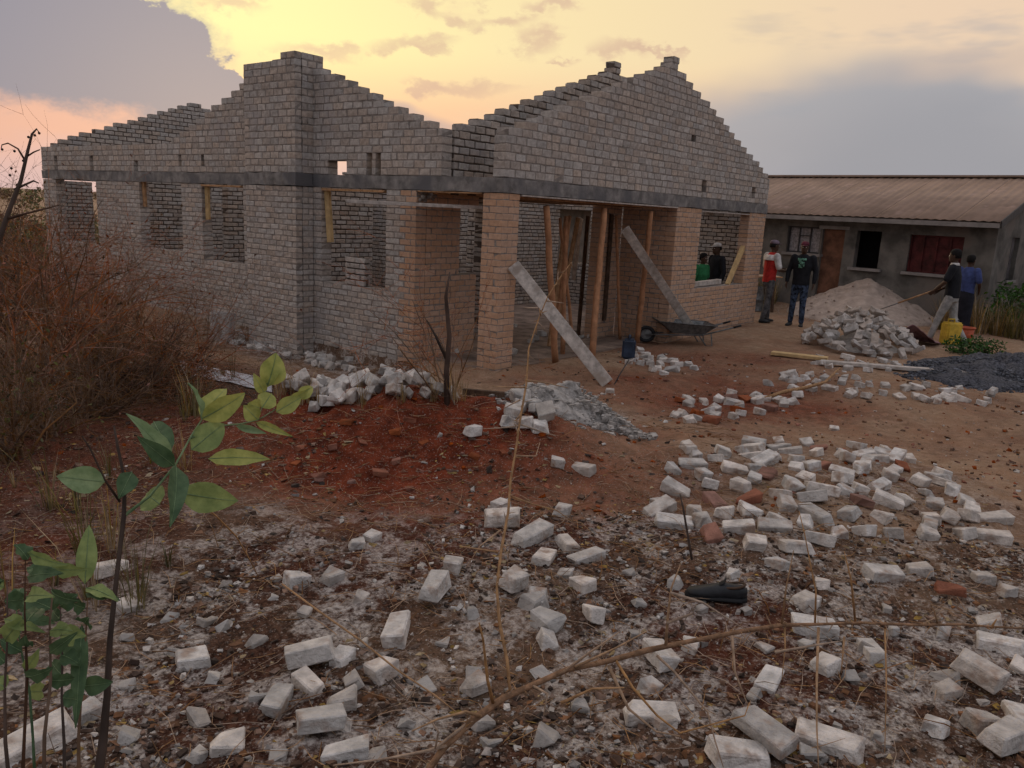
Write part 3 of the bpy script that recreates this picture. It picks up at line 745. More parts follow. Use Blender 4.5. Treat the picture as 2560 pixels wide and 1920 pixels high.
# clusters: region of the photograph as polygon, number, kinds
def inpoly(x, y, P):
    r = False; j = len(P)-1
    for i in range(len(P)):
        if (P[i][1] > y) != (P[j][1] > y) and x < (P[j][0]-P[i][0])*(y-P[i][1])/(P[j][1]-P[i][1])+P[i][0]: r = not r
        j = i
    return r
placed = []
def cluster(P, n, kinds, label, group, sep=.15, lift=0, tilt=.25, sc=(.9, 1.1), cat=None):
    xs = [q[0] for q in P]; ys = [q[1] for q in P]; k = 0
    for _ in range(n*40):
        if k >= n: break
        x, y = rnd.uniform(min(xs), max(xs)), rnd.uniform(min(ys), max(ys))
        if not inpoly(x, y, P): continue
        p = G(x, y)
        if any((p.x-q[0])**2+(p.y-q[1])**2 < sep*sep for q in placed): continue
        placed.append((p.x, p.y)); k += 1
        kd = rnd.choice(kinds); lb = label[kd] if isinstance(label, dict) else label
        zx = ('left', 'middle', 'right')[min(2, int(3*(x-min(xs))/(max(xs)-min(xs))))]; zy = 'far' if y < sum(ys)/len(ys) else 'near'
        lb += ', '+zy+' '+zx+' part'
        lay(kd, p, rnd.uniform(0, 6.3), lb, lb, tilt, .36, lift+rnd.uniform(0, .02), rnd.uniform(*sc), cat)
F1 = [(1640,1250),(1690,1150),(1850,1115),(1980,1105),(2150,1110),(2340,1175),(2420,1250),(2500,1330),(2380,1350),(2250,1345),(2100,1350),(1980,1400),(1830,1400),(1760,1340),(1650,1340)]
lbl = {'full': 'whitish whole brick in the scatter right of centre', 'half': 'whitish half brick in the scatter right of centre', 'lump': 'rough whitish lump in the scatter right of centre', 'red': 'orange brick piece in the scatter right of centre'}
grp = {k_: 'scattered '+k_+' bricks right of centre' for k_ in lbl}
cluster(F1, 96, ['full']*5+['half']*5+['lump']*3+['red'], lbl, grp, .16, 0, .35, (.8, 1.02))
F2 = [(1670,1045),(1700,1005),(1830,985),(2000,990),(2010,1025),(1870,1045),(1760,1065)]
cluster(F2, 32, ['half', 'full', 'lump', 'red'], 'brick piece in the strewn row behind the big scatter', 'strewn row of brick pieces in the middle', .13, 0, .3)
F3 = [(1880,965),(1960,935),(2120,945),(2480,985),(2500,1015),(2300,1015),(2150,1000),(2000,985)]
cluster(F3, 38, ['half', 'full', 'lump', 'lump'], 'pale brick piece in the row below the ground planks', 'row of rubble below the ground planks', .15, 0, .3)
F4 = [(1530,890),(1600,880),(1700,910),(1780,920),(1680,945),(1590,935)]
cluster(F4, 24, ['half', 'full', 'lump'], 'brick piece strewn between plank foot and wheelbarrow', 'bricks strewn between plank and wheelbarrow', .14, 0, .3)
F5 = [(525,845),(560,820),(700,850),(870,900),(920,930),(820,925),(640,880)]
cluster(F5, 60, ['half', 'rock', 'lump', 'rock'], 'grey rubble piece along the side wall foot', 'rubble along the side wall', .13, 0, .4)
F6 = [(1450,1420),(1640,1380),(1900,1400),(2150,1500),(2500,1540),(2540,1900),(1300,1900),(1000,1860),(1100,1560)]
cluster(F6, 42, ['bit', 'bit', 'lump'], 'small stone or brick chip in the foreground litter', 'chips in the foreground litter', .2, -.01, .4, (.5, .95))
F7 = [(320,1500),(640,1440),(900,1450),(1000,1900),(300,1900)]
cluster(F7, 26, ['bit', 'bit', 'lump'], 'small stone in the ash at lower left', 'stones at lower left', .2, -.01, .4, (.5, .95))
F8 = [(680,1120),(900,1040),(1160,1060),(1300,1140),(1150,1230),(850,1240)]
cluster(F8, 18, ['red'], 'small red earth clod on the red mound', 'clods on the red mound', .16, -.015, .4, (.3, .62), 'clod')
F9 = [(1420,660),(1300,640)]
for i in range(26):   # inside the porch and behind it
    p = Vector((rnd.uniform(.5, 4.6), rnd.uniform(.15, 3.2), -.01)); lay(rnd.choice(('half', 'full', 'rock', 'bit')), p, rnd.uniform(0, 6), 'rubble piece on the porch floor behind the props', 'rubble on the porch floor', .3, .1)

def heap(c, rx, ry, h, n, kinds, label, group, seed, yaw=0, base=.1):
    """bricks tipped in a heap: outer shell of random bricks over a core"""
    rr = random.Random(seed)
    for i in range(n):
        a = rr.uniform(0, 6.283); q = math.sqrt(rr.uniform(0, 1)); 
        z = h*(1-q)**.85*rr.uniform(.82, 1.0)
        x, y = rx*q*math.cos(a), ry*q*math.sin(a); x, y = x*math.cos(yaw)-y*math.sin(yaw), x*math.sin(yaw)+y*math.cos(yaw)
        p = Vector((c[0]+x, c[1]+y, 0)); p.z = terr(p.x, p.y)+z+.03
        lb = label+', '+('upper' if z > h*.45 else 'lower')+' '+('left' if (p-CAM).dot(CR) < (Vector((c[0], c[1], 0))-CAM).dot(CR) else 'right')+' side'
        lay(rr.choice(kinds), p, 0, lb, lb, rot=(rr.uniform(-.7, .7), rr.uniform(-.7, .7), rr.uniform(0, 6.3)), sink=.3, sc=rr.uniform(.9, 1.1))
def mound(name, c, rx, ry, h, mt, label, cat, seed, yaw=0, p=1.2, rough=.04, n=48, sm_=True):
    mb = MB(); R_ = n//2; vs = []; fs = []
    for i in range(R_+1):
        q = i/R_
        for k in range(n):
            a = 2*math.pi*k/n; wob = 1+.12*noise.noise((math.cos(a)*1.3+seed, math.sin(a)*1.3, seed))
            x, y = rx*q*wob*math.cos(a), ry*q*wob*math.sin(a); x, y = x*math.cos(yaw)-y*math.sin(yaw), x*math.sin(yaw)+y*math.cos(yaw)
            z = h*(1-q)**p*(1+.0)+rough*noise.fractal((x*3, y*3, seed), 1, 2, 4)*(1-q*.6)+terr(c[0]+x, c[1]+y, False)*1
            if i == R_: z -= .12
            vs.append((x, y, z))
    for i in range(R_):
        for k in range(n): fs.append((i*n+k, (i+1)*n+k, (i+1)*n+(k+1) % n, i*n+(k+1) % n))
    mb.add(vs, fs, 0, sm_)
    return mb.build(name, M[mt], None, label=label, cat=cat, loc=(c[0], c[1], 0))
hc = G(2150, 868)
mound('brick_heap_core', hc, .85, .65, .36, 'stone', 'grey dust and broken brick core inside the brick heap', 'rubble', 3, 0, 1., .03)
heap((hc.x, hc.y), 1.25, 1.0, .80, 150, ['grey']*7+['half'], 'grey brick in the tall heap before the sand pile', 'x', 5, 0)
cluster([(2010,905),(2080,880),(2280,900),(2230,935),(2080,935)], 16, ['half', 'full', 'lump'], 'brick fallen at the near foot of the tall brick heap', 'bricks fallen from the heap', .16, 0, .3)
rc = G(925, 985)
heap((rc.x, rc.y), .7, .36, .10, 60, ['lump', 'lump', 'half', 'bit', 'bit'], 'pale grey stone in the low rubble heap behind the red mound', 'stones of the low rubble heap', 8, -.9)
cc = G(1430, 1048)
mound('mortar_heap', (cc.x, cc.y), .60, .44, .30, 'mortar_pile', 'low heap of grey mortar with stones left of the leaning plank foot', 'mortar heap', 12, -.6, 1.0, .17, 84)
cluster([(1285,1010),(1330,1000),(1380,1070),(1340,1090),(1270,1075)], 24, ['rock', 'bit', 'half', 'lump'], 'pale stone lying against the grey mortar heap', 'stones by the mortar heap', .1, .02, .4)
sc_ = G(2165, 790)
mound('sand_pile', (sc_.x+.3, sc_.y+.1), 2.3, 1.9, .9, 'sand', 'tall pale pile of building sand behind the brick heap', 'sand pile', 21, 0, .92, .09, 72)
gc = G(2500, 935)
mound('gravel_spread', (gc.x+.3, gc.y), 2.3, 1.15, .24, 'gravel', 'spread of dark blue grey gravel at the right edge', 'gravel', 31, -.25, .6, .16, 64)

def crumbs(name, n, c, rx, ry, h, p_, yaw, smin, smax, mats, seed, label, cat, zoff=0):
    rg = np.random.default_rng(seed); a = rg.uniform(0, 6.28, n); q = np.sqrt(rg.uniform(0, 1.25, n)); C = []
    for i in range(n):
        x, y = rx*q[i]*math.cos(a[i]), ry*q[i]*math.sin(a[i]); x, y = x*math.cos(yaw)-y*math.sin(yaw), x*math.sin(yaw)+y*math.cos(yaw)
        C.append((c[0]+x, c[1]+y, terr(c[0]+x, c[1]+y, False)+h*max(0, 1-q[i])**p_+zoff))
    s_ = smin+(smax-smin)*rg.uniform(0, 1, n)**2.5; D = np.stack([s_*rg.uniform(.7, 1.4, n), s_, s_*rg.uniform(.5, .9, n)], 1)
    cor = SG[None]*D[:, None]/2*rg.uniform(.4, 1.1, (n, 8, 3)); t_ = rg.uniform(0, 6.28, n); ca, sa = np.cos(t_)[:, None], np.sin(t_)[:, None]
    Vv = np.stack([cor[..., 0]*ca-cor[..., 1]*sa, cor[..., 0]*sa+cor[..., 1]*ca, cor[..., 2]], -1)+np.array(C)[:, None]
    q4 = np.array([(0,1,3,2),(4,6,7,5),(0,4,5,1),(2,3,7,6),(0,2,6,4),(1,5,7,3)]); Fq_ = (q4[None]+(np.arange(n)*8)[:, None, None]).reshape(-1, 4)
    obj(name, npmesh(name, Vv.reshape(-1, 3), [Fq_], mats, [np.repeat(rg.integers(0, len(mats), n), 6)]), kind='stuff', label=label, cat=cat)
crumbs('mortar_crumbs', 900, (cc.x, cc.y), .64, .48, .30, 1.0, -.6, .012, .07, [M['mortar_pile'], M['stone'], M['mortar_pile']], 1, 'crumbs and pebbles strewn over the grey mortar heap', 'crumbs')
crumbs('gravel_stones', 5000, (gc.x+.3, gc.y), 2.3, 1.15, .24, .6, -.25, .015, .06, [M['gravel'], M['gravel_l']], 2, 'dark crushed stones of the gravel spread', 'gravel', .0)
crumbs('sand_lumps', 500, (sc_.x+.3, sc_.y+.1), 2.3, 1.9, .9, .92, 0, .015, .06, [M['sand']], 3, 'small lumps rolled down the sand pile', 'sand lumps')
# litter nobody could count: chips and straw
def chips(name, n, poly_uv, smin, smax, mats, flat=.45, seed=1):
    rg = np.random.default_rng(seed); C = []; 
    while len(C) < n:
        u = rg.uniform(poly_uv[0], poly_uv[1]); v = poly_uv[2]+(poly_uv[3]-poly_uv[2])*rg.uniform(0, 1)**1.3
        if abs(u) > .72*v+.3: continue
        x = CAM.x+u*.6166+v*.7873; y = CAM.y-u*.7873+v*.6166
        if x > -.05 and y > -.05: continue
        d = noise.noise((x*1.6, y*1.6, 4.2))
        if rg.uniform() > .55+d*1.1: continue
        C.append((x, y, terr(x, y)))
    C = np.array(C); s = smin+(smax-smin)*rg.uniform(0, 1, n)**3.2
    D = np.stack([s*rg.uniform(.7, 1.5, n), s*rg.uniform(.6, 1, n), s*rg.uniform(flat*.6, flat*1.5, n)], 1)
    cor = SG[None]*D[:, None]/2*rg.uniform(.35, 1.15, (n, 8, 3))
    a = rg.uniform(0, 6.28, n); tx = rg.uniform(-.6, .6, n)
    ca, sa, ct, st = np.cos(a), np.sin(a), np.cos(tx), np.sin(tx)
    y1 = cor[..., 1]*ct[:, None]-cor[..., 2]*st[:, None]; z1 = cor[..., 1]*st[:, None]+cor[..., 2]*ct[:, None]
    x2 = cor[..., 0]*ca[:, None]-y1*sa[:, None]; y2 = cor[..., 0]*sa[:, None]+y1*ca[:, None]
    Vv = np.stack([x2, y2, z1], -1)+C[:, None]+np.array([0, 0, 1])*(D[:, 2]*.25)[:, None, None]
    q = np.array([(0,1,3,2),(4,6,7,5),(0,4,5,1),(2,3,7,6),(0,2,6,4),(1,5,7,3)])
    Fq_ = (q[None]+(np.arange(n)*8)[:, None, None]).reshape(-1, 4)
    mi = np.repeat(rg.integers(0, len(mats), n), 6)
    return obj(name, npmesh(name, Vv.reshape(-1, 3), [Fq_], mats, [mi]), kind='stuff', label='small stone chips and crumbs littering the ground', cat='rubble chips')
M['chip_w'] = mat('pale_chip', (.50, .455, .42), .95, .2, 30, 0, isl=.35)
M['chip_b'] = mat('brown_chip', (.21, .12, .08), .95, .3, 30, 0, isl=.45)
M['chip_d'] = mat('dark_chip', (.07, .045, .035), .95, .3, 30, 0, isl=.4)
M['chip_g'] = mat('grey_chip', (.33, .295, .275), .95, .25, 30, 0, isl=.35)
M['chip_r'] = mat('red_chip', (.27, .09, .05), .95, .3, 30, 0, isl=.35)
M['chip_l'] = mat('dead_leaf', (.33, .235, .12), .9, .3, 30, 0, isl=.4)
chips('rubble_chips', 12000, (-1.5, 3.4, 1.3, 4.7), .006, .036, [M['chip_w'], M['chip_g'], M['chip_b'], M['chip_d'], M['chip_d'], M['chip_b']], .5, 2)
chips('red_chips', 4200, (-3, 6.5, 4.6, 13), .008, .05, [M['chip_r'], M['chip_b'], M['chip_d'], M['chip_r'], M['chip_r'], M['chip_b'], M['chip_w']], .5, 3)
chips('leaf_litter', 8000, (-3.2, 3.4, 1.3, 5.5), .01, .045, [M['chip_l'], M['chip_b'], M['chip_d']], .1, 4)['label'] = 'dry leaf scraps littering the foreground'
def straws(name, n, box, mt, seed, l0=.04, l1=.22, r=.0018, up=.25, label=None):
    rr = random.Random(seed); mb = MB()
    for _ in range(n):
        u = rr.uniform(box[0], box[1]); v = rr.uniform(box[2], box[3]); x = CAM.x+u*.6166+v*.7873; y = CAM.y-u*.7873+v*.6166
        if abs(u) > .72*v+.3 or (x > 0 and y > 0): continue
        l = rr.uniform(l0, l1); a = rr.uniform(0, 6.28); e = rr.uniform(-.05, up)
        p = Vector((x, y, terr(x, y)+.008)); d = Vector((math.cos(a), math.sin(a), e)); b = d.orthogonal()*rr.uniform(-.2, .2)
        mb.tube([p, p+d*l*.5+b*l*.5, p+d*l], [r, r, r*.4], 3, cap=False)
    return mb.build(name, M[mt], None, label=label or 'thin dry straw and twig bits lying in the foreground', cat='straw', kind='stuff')
straws('straw_litter', 2600, (-2.6, 3.2, 1.4, 5.8), 'thorn', 5)
straws('twig_litter', 1200, (-4.5, 2, 2, 9), 'twig', 6, .06, .3, .0025, label='brown twig bits lying on the earth')

# ================================================================== the finished bungalow behind
M['plaster'] = mat('dirty_grey_plaster', (.15, .137, .125), .95, .3, 2.2, .35, 30, dirt=((.15, .125, .11), 1.1, .5))
M['roof'] = mat('pinkish_metal_sheet', (.29, .20, .155), .8, .15, 1.5, 0, dirt=((.38, .26, .22), 2, .6))
M['fascia'] = mat('grey_fascia', (.25, .225, .215), .8, .15, 4, 0)
M['dark'] = mat('painted_room_shade', (.018, .016, .016), .95, .2, 4, 0)  # near-black colour that paints the shade of a room
M['redpaint'] = mat('dark_red_steel', (.095, .018, .018), .6, .4, 5, .1, 40)
M['glass'] = mat('dusty_pane', (.14, .125, .13), .35, .35, 3, 0)
M['curtain'] = mat('pale_curtain', (.33, .30, .31), .9, .3, 20, 0)
M['frame'] = mat('dark_steel_frame', (.05, .047, .05), .6, .2, 10, 0)
M['rust'] = mat('rusty_door', (.17, .08, .05), .9, .3, 4, .3, 30)
h2 = empty('finished_bungalow', 'grey plastered bungalow with pinkish metal roof beyond the brick heap', 'house', (12.8, -3.78, .2), None, 0)
TH2 = math.radians(8)
h2.rotation_euler.z = -TH2      # local +y runs away to the left along the front wall, local -x faces the camera
EH, RH, D2, L2 = 2.35, 3.38, 6.4, 13.5
def h2box(name, lo, hi, mt, parent=h2):
    mb = MB(); mb.box(lo, hi); return mb.build(name, M[mt], parent)
def y_of(px):   # local y on the front wall plane seen at a pixel column
    d = CF + CR*((px-1280)/FPX) - CU*((620-960)/FPX)
    o = Vector((12.8, -3.78, 0)); dv = Vector((math.sin(TH2), math.cos(TH2), 0)); nv = Vector((-dv.y, dv.x, 0))
    tt = (o-CAM).dot(nv)/d.dot(nv); return (CAM+d*tt-o).dot(dv)
openings = []   # (y0, y1, z0, z1)
for x0, x1, z0, z1 in ((1965, 2047, 1.28, 1.96), (2052, 2108, -.2, 1.93), (2138, 2200, 1.02, 1.93), (2272, 2408, 1.02, 1.90)):
    ya, yb = sorted((y_of(x0), y_of(x1))); openings.append((ya, yb, z0, z1))
mb = MB()       # front wall with openings
ys = [0]
for o_ in sorted(openings): ys += [o_[0], o_[1]]
ys.append(L2)
for i in range(len(ys)-1):
    if i % 2 == 0: mb.box((0, ys[i], -.5), (.2, ys[i+1], EH))
    else:
        o_ = sorted(openings)[i//2]
        mb.box((0, o_[0], -.5), (.2, o_[1], o_[2])); mb.box((0, o_[0], o_[3]), (.2, o_[1], EH))
mb.build('front_wall', M['plaster'], h2)
mb = MB()       # gable end with two narrow windows
gw = [(1.15, 1.75), (2.9, 3.5)]
xs = [.2, gw[0][0], gw[0][1], gw[1][0], gw[1][1], D2]
for i in range(5):
    if i % 2 == 0: mb.box((xs[i], 0, -.5), (xs[i+1], .2, EH))
    else: mb.box((xs[i], 0, -.5), (xs[i+1], .2, .95)); mb.box((xs[i], 0, 1.95), (xs[i+1], .2, EH))
mb.add([(0, 0, EH), (D2, 0, EH), (D2/2, 0, RH-.06), (0, .2, EH), (D2, .2, EH), (D2/2, .2, RH-.06)], [(0, 1, 2), (5, 4, 3), (0, 2, 5, 3), (1, 4, 5, 2)])
mb.build('gable_wall', M['plaster'], h2)
h2box('back_wall', (D2-.2, .2, -.5), (D2, L2, EH), 'plaster'); h2box('end_wall', (.2, L2-.2, -.5), (D2-.2, L2, EH), 'plaster')
for x0, x1 in gw:
    w_ = h2box('window', (x0, .1, .95), (x1, .13, 1.95), 'glass'); h2box('sill', (x0-.06, -.06, .89), (x1+.06, .1, .95), 'fascia', w_)
    h2box('frame', ((x0+x1)/2-.02, .07, .95), ((x0+x1)/2+.02, .1, 1.95), 'frame', w_)
so_ = sorted(openings, key=lambda q: -q[0])
def framed(o_, mt, mull, rails, fr='frame', sill=True):
    y0, y1, z0, z1 = o_
    w_ = h2box('window', (.12, y0, z0), (.14, y1, z1), mt)
    mb = MB(); t_ = .035
    for a, b in (((.07, y0, z0), (.11, y1, z0+t_)), ((.07, y0, z1-t_), (.11, y1, z1)), ((.07, y0, z0+t_), (.11, y0+t_, z1-t_)), ((.07, y1-t_, z0+t_), (.11, y1, z1-t_))): mb.box(a, b)
    for f_ in mull: mb.box((.075, y0+(y1-y0)*f_-.015, z0+t_), (.105, y0+(y1-y0)*f_+.015, z1-t_))
    for f_, a_, b_ in rails: mb.box((.078, y0+(y1-y0)*a_+.02, z0+(z1-z0)*f_-.012), (.103, y0+(y1-y0)*b_-.02, z0+(z1-z0)*f_+.012))
    mb.build('frame', M[fr], w_)
    if sill: h2box('sill', (-.07, y0-.08, z0-.07), (.1, y1+.08, z0), 'fascia', w_)
    return w_
framed(so_[0], 'curtain', (.33, .67), ((.66, .33, .67),))
y0, y1, z0, z1 = so_[1]
dr = h2box('door', (.1, y0, z0), (.14, y1, z1), 'rust'); h2box('lintel', (-.02, y0-.1, z1), (.1, y1+.1, z1+.08), 'fascia', dr)
y0, y1, z0, z1 = so_[2]
w_ = h2box('window', (.9, y0-.3, z0-.3), (.94, y1+.3, z1+.3), 'dark'); h2box('sill', (-.08, y0-.1, z0-.07), (.1, y1+.1, z0), 'fascia', w_)  # dark sheet set back behind the opening, painted as the room's shade
framed(so_[3], 'redpaint', (.25, .5, .75), ((.72, .25, .75), (.4, 0, .25)), 'redpaint')
# roof sheets: corrugated, each a part
OV = .45; pitch = (RH-EH)/(D2/2)
def sheet(y0, y1, side):
    mb = MB(); n = max(8, int((y1-y0)/.045)); vs = []
    for i in range(n+1):
        y = y0+(y1-y0)*i/n; dz = .011*math.cos(y/.2*2*math.pi)
        for x in (-OV, D2/2-.0): 
            xx = x if side == 0 else D2-x
            vs.append((xx, y, EH+.06+(x)*pitch+dz))
    mb.add(vs, [(2*i, 2*i+2, 2*i+3, 2*i+1) for i in range(n)], 0, True)
    o = mb.build('roof_sheet', M['roof'], h2); sl_ = o.modifiers.new('solid', 'SOLIDIFY'); sl_.thickness = .004
y = -.14
while y < L2+.4:
    for sd_ in (0, 1): sheet(y, min(y+.9, L2+.4)-.001, sd_)
    y += .9
mb = MB(); mb.bar((D2/2, -.15, RH+.075), (D2/2, L2+.41, RH+.075), .34, .05); mb.build('ridge_cap', M['roof'], h2)
h2box('fascia_board', (-OV+.01, -.13, EH-.22), (-OV+.035, L2+.4, EH-.115), 'fascia')
for s_ in (0, 1):
    mb = MB(); xa = -OV if s_ == 0 else D2+OV
    mb.bar((xa, -.16, EH+.0-OV*pitch), (D2/2, -.16, RH+.0), .025, .16, up=Vector((0, 0, 1))); mb.build('barge_board', M['frame'], h2)
# low tan brick wall stub by the corner of the unfinished house
st = empty('tan_brick_stub', 'narrow tan brick wall stub behind the man in red and white', 'wall', (10.6, 1.15, 0))
C_, D_ = [], []
for r in range(25):
    for k_ in range(3):
        x = (k_-1)*.22+(.11 if r % 2 else 0); C_.append((0, x, r*HC+HC/2)); D_.append((.11, .21, HC-.011))
mb = MB(); mb.box((-.045, -.3, 0), (.045, .4, 25*HC-.01)); core_ = mb.build('mortar', M['mortar'], st)
for i, (c, d) in enumerate(zip(C_, D_)):
    key = ('stub', i % 5)
    if key not in proto: proto[key] = one_brick('brick', D_[0], [M['tan']], .007, .004)
    obj('brick', proto[key], core_, loc=c)

# ================================================================== tools and containers
wb = empty('wheelbarrow', 'old grey steel wheelbarrow parked before the porch, handles to the right', 'wheelbarrow')
wc = G(1712, 862); ang = math.atan2(-.78, .62)*.55+.1
wdir = (pl(1870, 830, 2, .4)-pl(1655, 822, 2, .4)); wdir.z = 0; wdir.normalize(); wl = Vector((-wdir.y, wdir.x, 0))
wb.location = wc; wb.scale = (.9, .9, .8)
def wpt(a, b, c): return wdir*a+wl*b+Vector((0, 0, c))
mb = MB()   # tub: open pan with flared sides, inner and outer skin
bot = [(-.30, -.20, .26), (.28, -.24, .26), (.28, .24, .26), (-.30, .20, .26)]; top_ = [(-.62, -.30, .52), (.50, -.36, .47), (.50, .36, .47), (-.62, .30, .52)]
outv = [wpt(*q) for q in bot+top_]; inv = [wpt(q[0]*.97, q[1]*.95, q[2]+.012) for q in bot]+[wpt(q[0]*.98, q[1]*.96, q[2]) for q in top_]
mb.add(outv+inv, [(3, 2, 1, 0), (0, 1, 5, 4), (1, 2, 6, 5), (2, 3, 7, 6), (3, 0, 4, 7), (8, 9, 10, 11), (8, 12, 13, 9), (9, 13, 14, 10), (10, 14, 15, 11), (11, 15, 12, 8), (4, 5, 13, 12), (5, 6, 14, 13), (6, 7, 15, 14), (7, 4, 12, 15)])
tub = mb.build('tub', M['steel'], wb)
mb = MB(); mb.tube([wpt(*q) for q in top_]+[wpt(*top_[0])], .014, 6); mb.build('rim', M['steel'], tub)
for s_ in (-1, 1):
    mb = MB(); mb.tube([wpt(-.80, s_*.05, .19), wpt(-.35, s_*.16, .22), wpt(.25, s_*.24, .25), wpt(.60, s_*.29, .37), wpt(.98, s_*.30, .50)], .017, 7); hd = mb.build('handle', M['steel'], wb)
    mb = MB(); mb.tube([wpt(.84, s_*.30, .45), wpt(.99, s_*.30, .505)], .023, 7); mb.build('grip', M['rubber'], hd)
    mb = MB(); mb.tube([wpt(.18, s_*.22, .26), wpt(.34, s_*.25, .02), wpt(.46, s_*.26, .02), wpt(.42, s_*.26, .31)], .014, 6); mb.build('leg', M['steel'], wb)
mb = MB(); ctr = wpt(-.80, 0, .19)
mb.tube([ctr+(wdir*math.cos(a)+Vector((0, 0, 1))*math.sin(a))*.15 for a in [i*math.pi/9 for i in range(19)]], .038, 8, cap=False); wh = mb.build('wheel', M['rubber'], wb)
mb = MB(); mb.tube([ctr-wl*.02, ctr+wl*.02], .11, 14, smooth=False); mb.build('rim', M['steel'], wh)
mb = MB(); mb.tube([ctr-wl*.08, ctr+wl*.08], .012, 6); mb.build('axle', M['steel'], wb)

M['bluedrum'] = mat('dark_blue_plastic', (.035, .05, .085), .5, .3, 8, .1, 40)
M['yellow'] = mat('yellow_plastic', (.62, .40, .05), .5, .2, 8, .1, 40)
M['orange'] = mat('orange_red_plastic', (.48, .10, .045), .5, .2, 8, .1, 40)
def jerrycan(p, w, d, h, mt, label, yaw=0, s=1):
    e = empty('jerrycan', label, 'jerrycan', p, None, yaw)
    bm = bmesh.new(); bmesh.ops.create_cube(bm, size=1)
    for v in bm.verts: v.co = Vector((v.co.x*w, v.co.y*d, (v.co.z+.5)*h))
    bmesh.ops.bevel(bm, geom=list(bm.edges), offset=.03, segments=3, affect='EDGES')
    me = bpy.data.meshes.new('body'); bm.to_mesh(me); bm.free(); me.materials.append(M[mt]); obj('body', me, e)
    mb = MB(); mb.tube([(-w*.3, 0, h-.01), (-w*.3, 0, h+.055), (w*.12, 0, h+.055), (w*.12, 0, h-.01)], .016, 7); mb.build('handle', M[mt], e)
    mb = MB(); mb.tube([(w*.34, 0, h-.01), (w*.34, 0, h+.045)], .026, 10); mb.build('cap', M['black'], e)
def bucket(p, r, h, mt, label):
    e = empty('bucket', label, 'bucket', p); mb = MB(); n = 20; vs = []
    for rr_, z in ((r*.78, 0), (r, h), (r*1.06, h), (r*1.06, h-.02), (r*.95, h-.004), (r*.74, .01)):
        for k_ in range(n): vs.append((rr_*math.cos(2*math.pi*k_/n), rr_*math.sin(2*math.pi*k_/n), z))
    fs = [tuple(range(n-1, -1, -1)), tuple(range(5*n, 6*n))]
    for a, b in ((0, 1), (1, 4), (4, 5)):
        for k_ in range(n): fs.append((a*n+k_, a*n+(k_+1) % n, b*n+(k_+1) % n, b*n+k_))
    mb.add(vs, fs, 0, True); bd = mb.build('body', M[mt], e)
    mb = MB(); mb.tube([(r*1.03*math.cos(2*math.pi*k_/n), r*1.03*math.sin(2*math.pi*k_/n), h-.006) for k_ in range(n+1)], .012, 6, cap=False); mb.build('rim', M[mt], bd)
    mb = MB(); mb.tube([(r*1.04*math.cos(a), .02+.0*a, h-.03-r*.8*math.sin(a)*.6-.0) for a in [math.pi*i/10 for i in range(11)]], .005, 5); mb.build('bail', M['steel'], e)
jerrycan(G(1570, 897), .24, .2, .30, 'bluedrum', 'dark blue jerrycan standing among bricks beside the leaning plank', .5)
jerrycan(G(2372, 862), .36, .22, .44, 'yellow', 'yellow jerrycan standing at the feet of the man in grey trousers', -.6)
bucket(G(2408, 856), .17, .3, 'orange', 'orange red bucket standing before the woman in blue')
p = pl(552, 815, 0, -.62); p.z = terr(p.x, p.y)
bm = bmesh.new(); bmesh.ops.create_cube(bm, size=1)
for v in bm.verts: v.co = Vector((v.co.x*.13, v.co.y*.50, (v.co.z+.5)*.52))
bmesh.ops.bevel(bm, geom=list(bm.edges), offset=.012, segments=2, affect='EDGES')
me = bpy.data.meshes.new('concrete_slab'); bm.to_mesh(me); bm.free(); me.materials.append(M['conc'])
o = obj('concrete_slab', me, None, 'square grey concrete slab leaning upright near the foot of the side wall', 'slab', loc=p-Vector((0, 0, .03))); o.rotation_euler = (0, .14, .12)
# thin black rod stuck in the ground by the leaning plank
a = G(1528, 972); b = pl(1572, 900, 1, a.y+.25); mb = MB(); mb.tube([Vector((0, 0, -.03)), (b-a)*.5+Vector((.01, 0, .01)), b-a], .008, 6)
mb.build('metal_rod', M['black'], None, label='thin black rod leaning from the plank foot towards the jerrycan', cat='rod', loc=a)
# pale root bent over the ground
pts = [G(1910, 1002, .03), G(1960, 995, .07), G(2010, 988, .10), G(2060, 978, .11), G(2095, 955, .2)]
mb = MB(); mb.tube([q-pts[0] for q in pts], [.02, .024, .024, .02, .012], 7); mb.build('bent_stick', M['thorn'], None, label='long bent pale stick lying over a hollow in the middle ground', cat='stick', loc=pts[0])
# shoe
sh = empty('old_shoe', 'crumpled black shoe lying among the litter above the thorn branch', 'shoe', G(1790, 1500))
ax_ = (G(1850, 1495)-G(1735, 1490)); ax_.z = 0; ax_.normalize(); ay_ = Vector((-ax_.y, ax_.x, 0))
mb = MB()
rings = []
for s_, w_, h_, z_ in ((-.14, .012, .010, .026), (-.125, .035, .020, .028), (-.08, .045, .024, .033), (-.03, .044, .032, .040), (.02, .036, .040, .048), (.07, .034, .036, .050), (.11, .032, .034, .052), (.135, .018, .024, .05)):
    rings.append((ax_*s_+Vector((0, 0, z_)), w_, h_, ay_, Vector((0, 0, 1))))
mb.loft(rings, n=12); up_ = mb.build('upper', M['black'], sh)
mb = MB(); mb.tube([ax_*(.075+.05*math.cos(a))+ay_*(.03*math.sin(a))+Vector((0, 0, .080+.010*math.cos(a))) for a in [i*math.pi/6 for i in range(13)]], .006, 6, cap=False); mb.build('collar', M['wood_d'], up_)
mb = MB(); mb.loft([(ax_*-.01+Vector((0, 0, .066)), .018, .006, ay_, Vector((0, 0, 1))), (ax_*.03+Vector((0, 0, .095)), .02, .005, ay_, Vector((0, 0, 1))), (ax_*.035+Vector((0, 0, .115)), .015, .004, ay_, Vector((0, 0, 1)))], n=8); mb.build('tongue', M['rubber'], up_)
mb = MB()
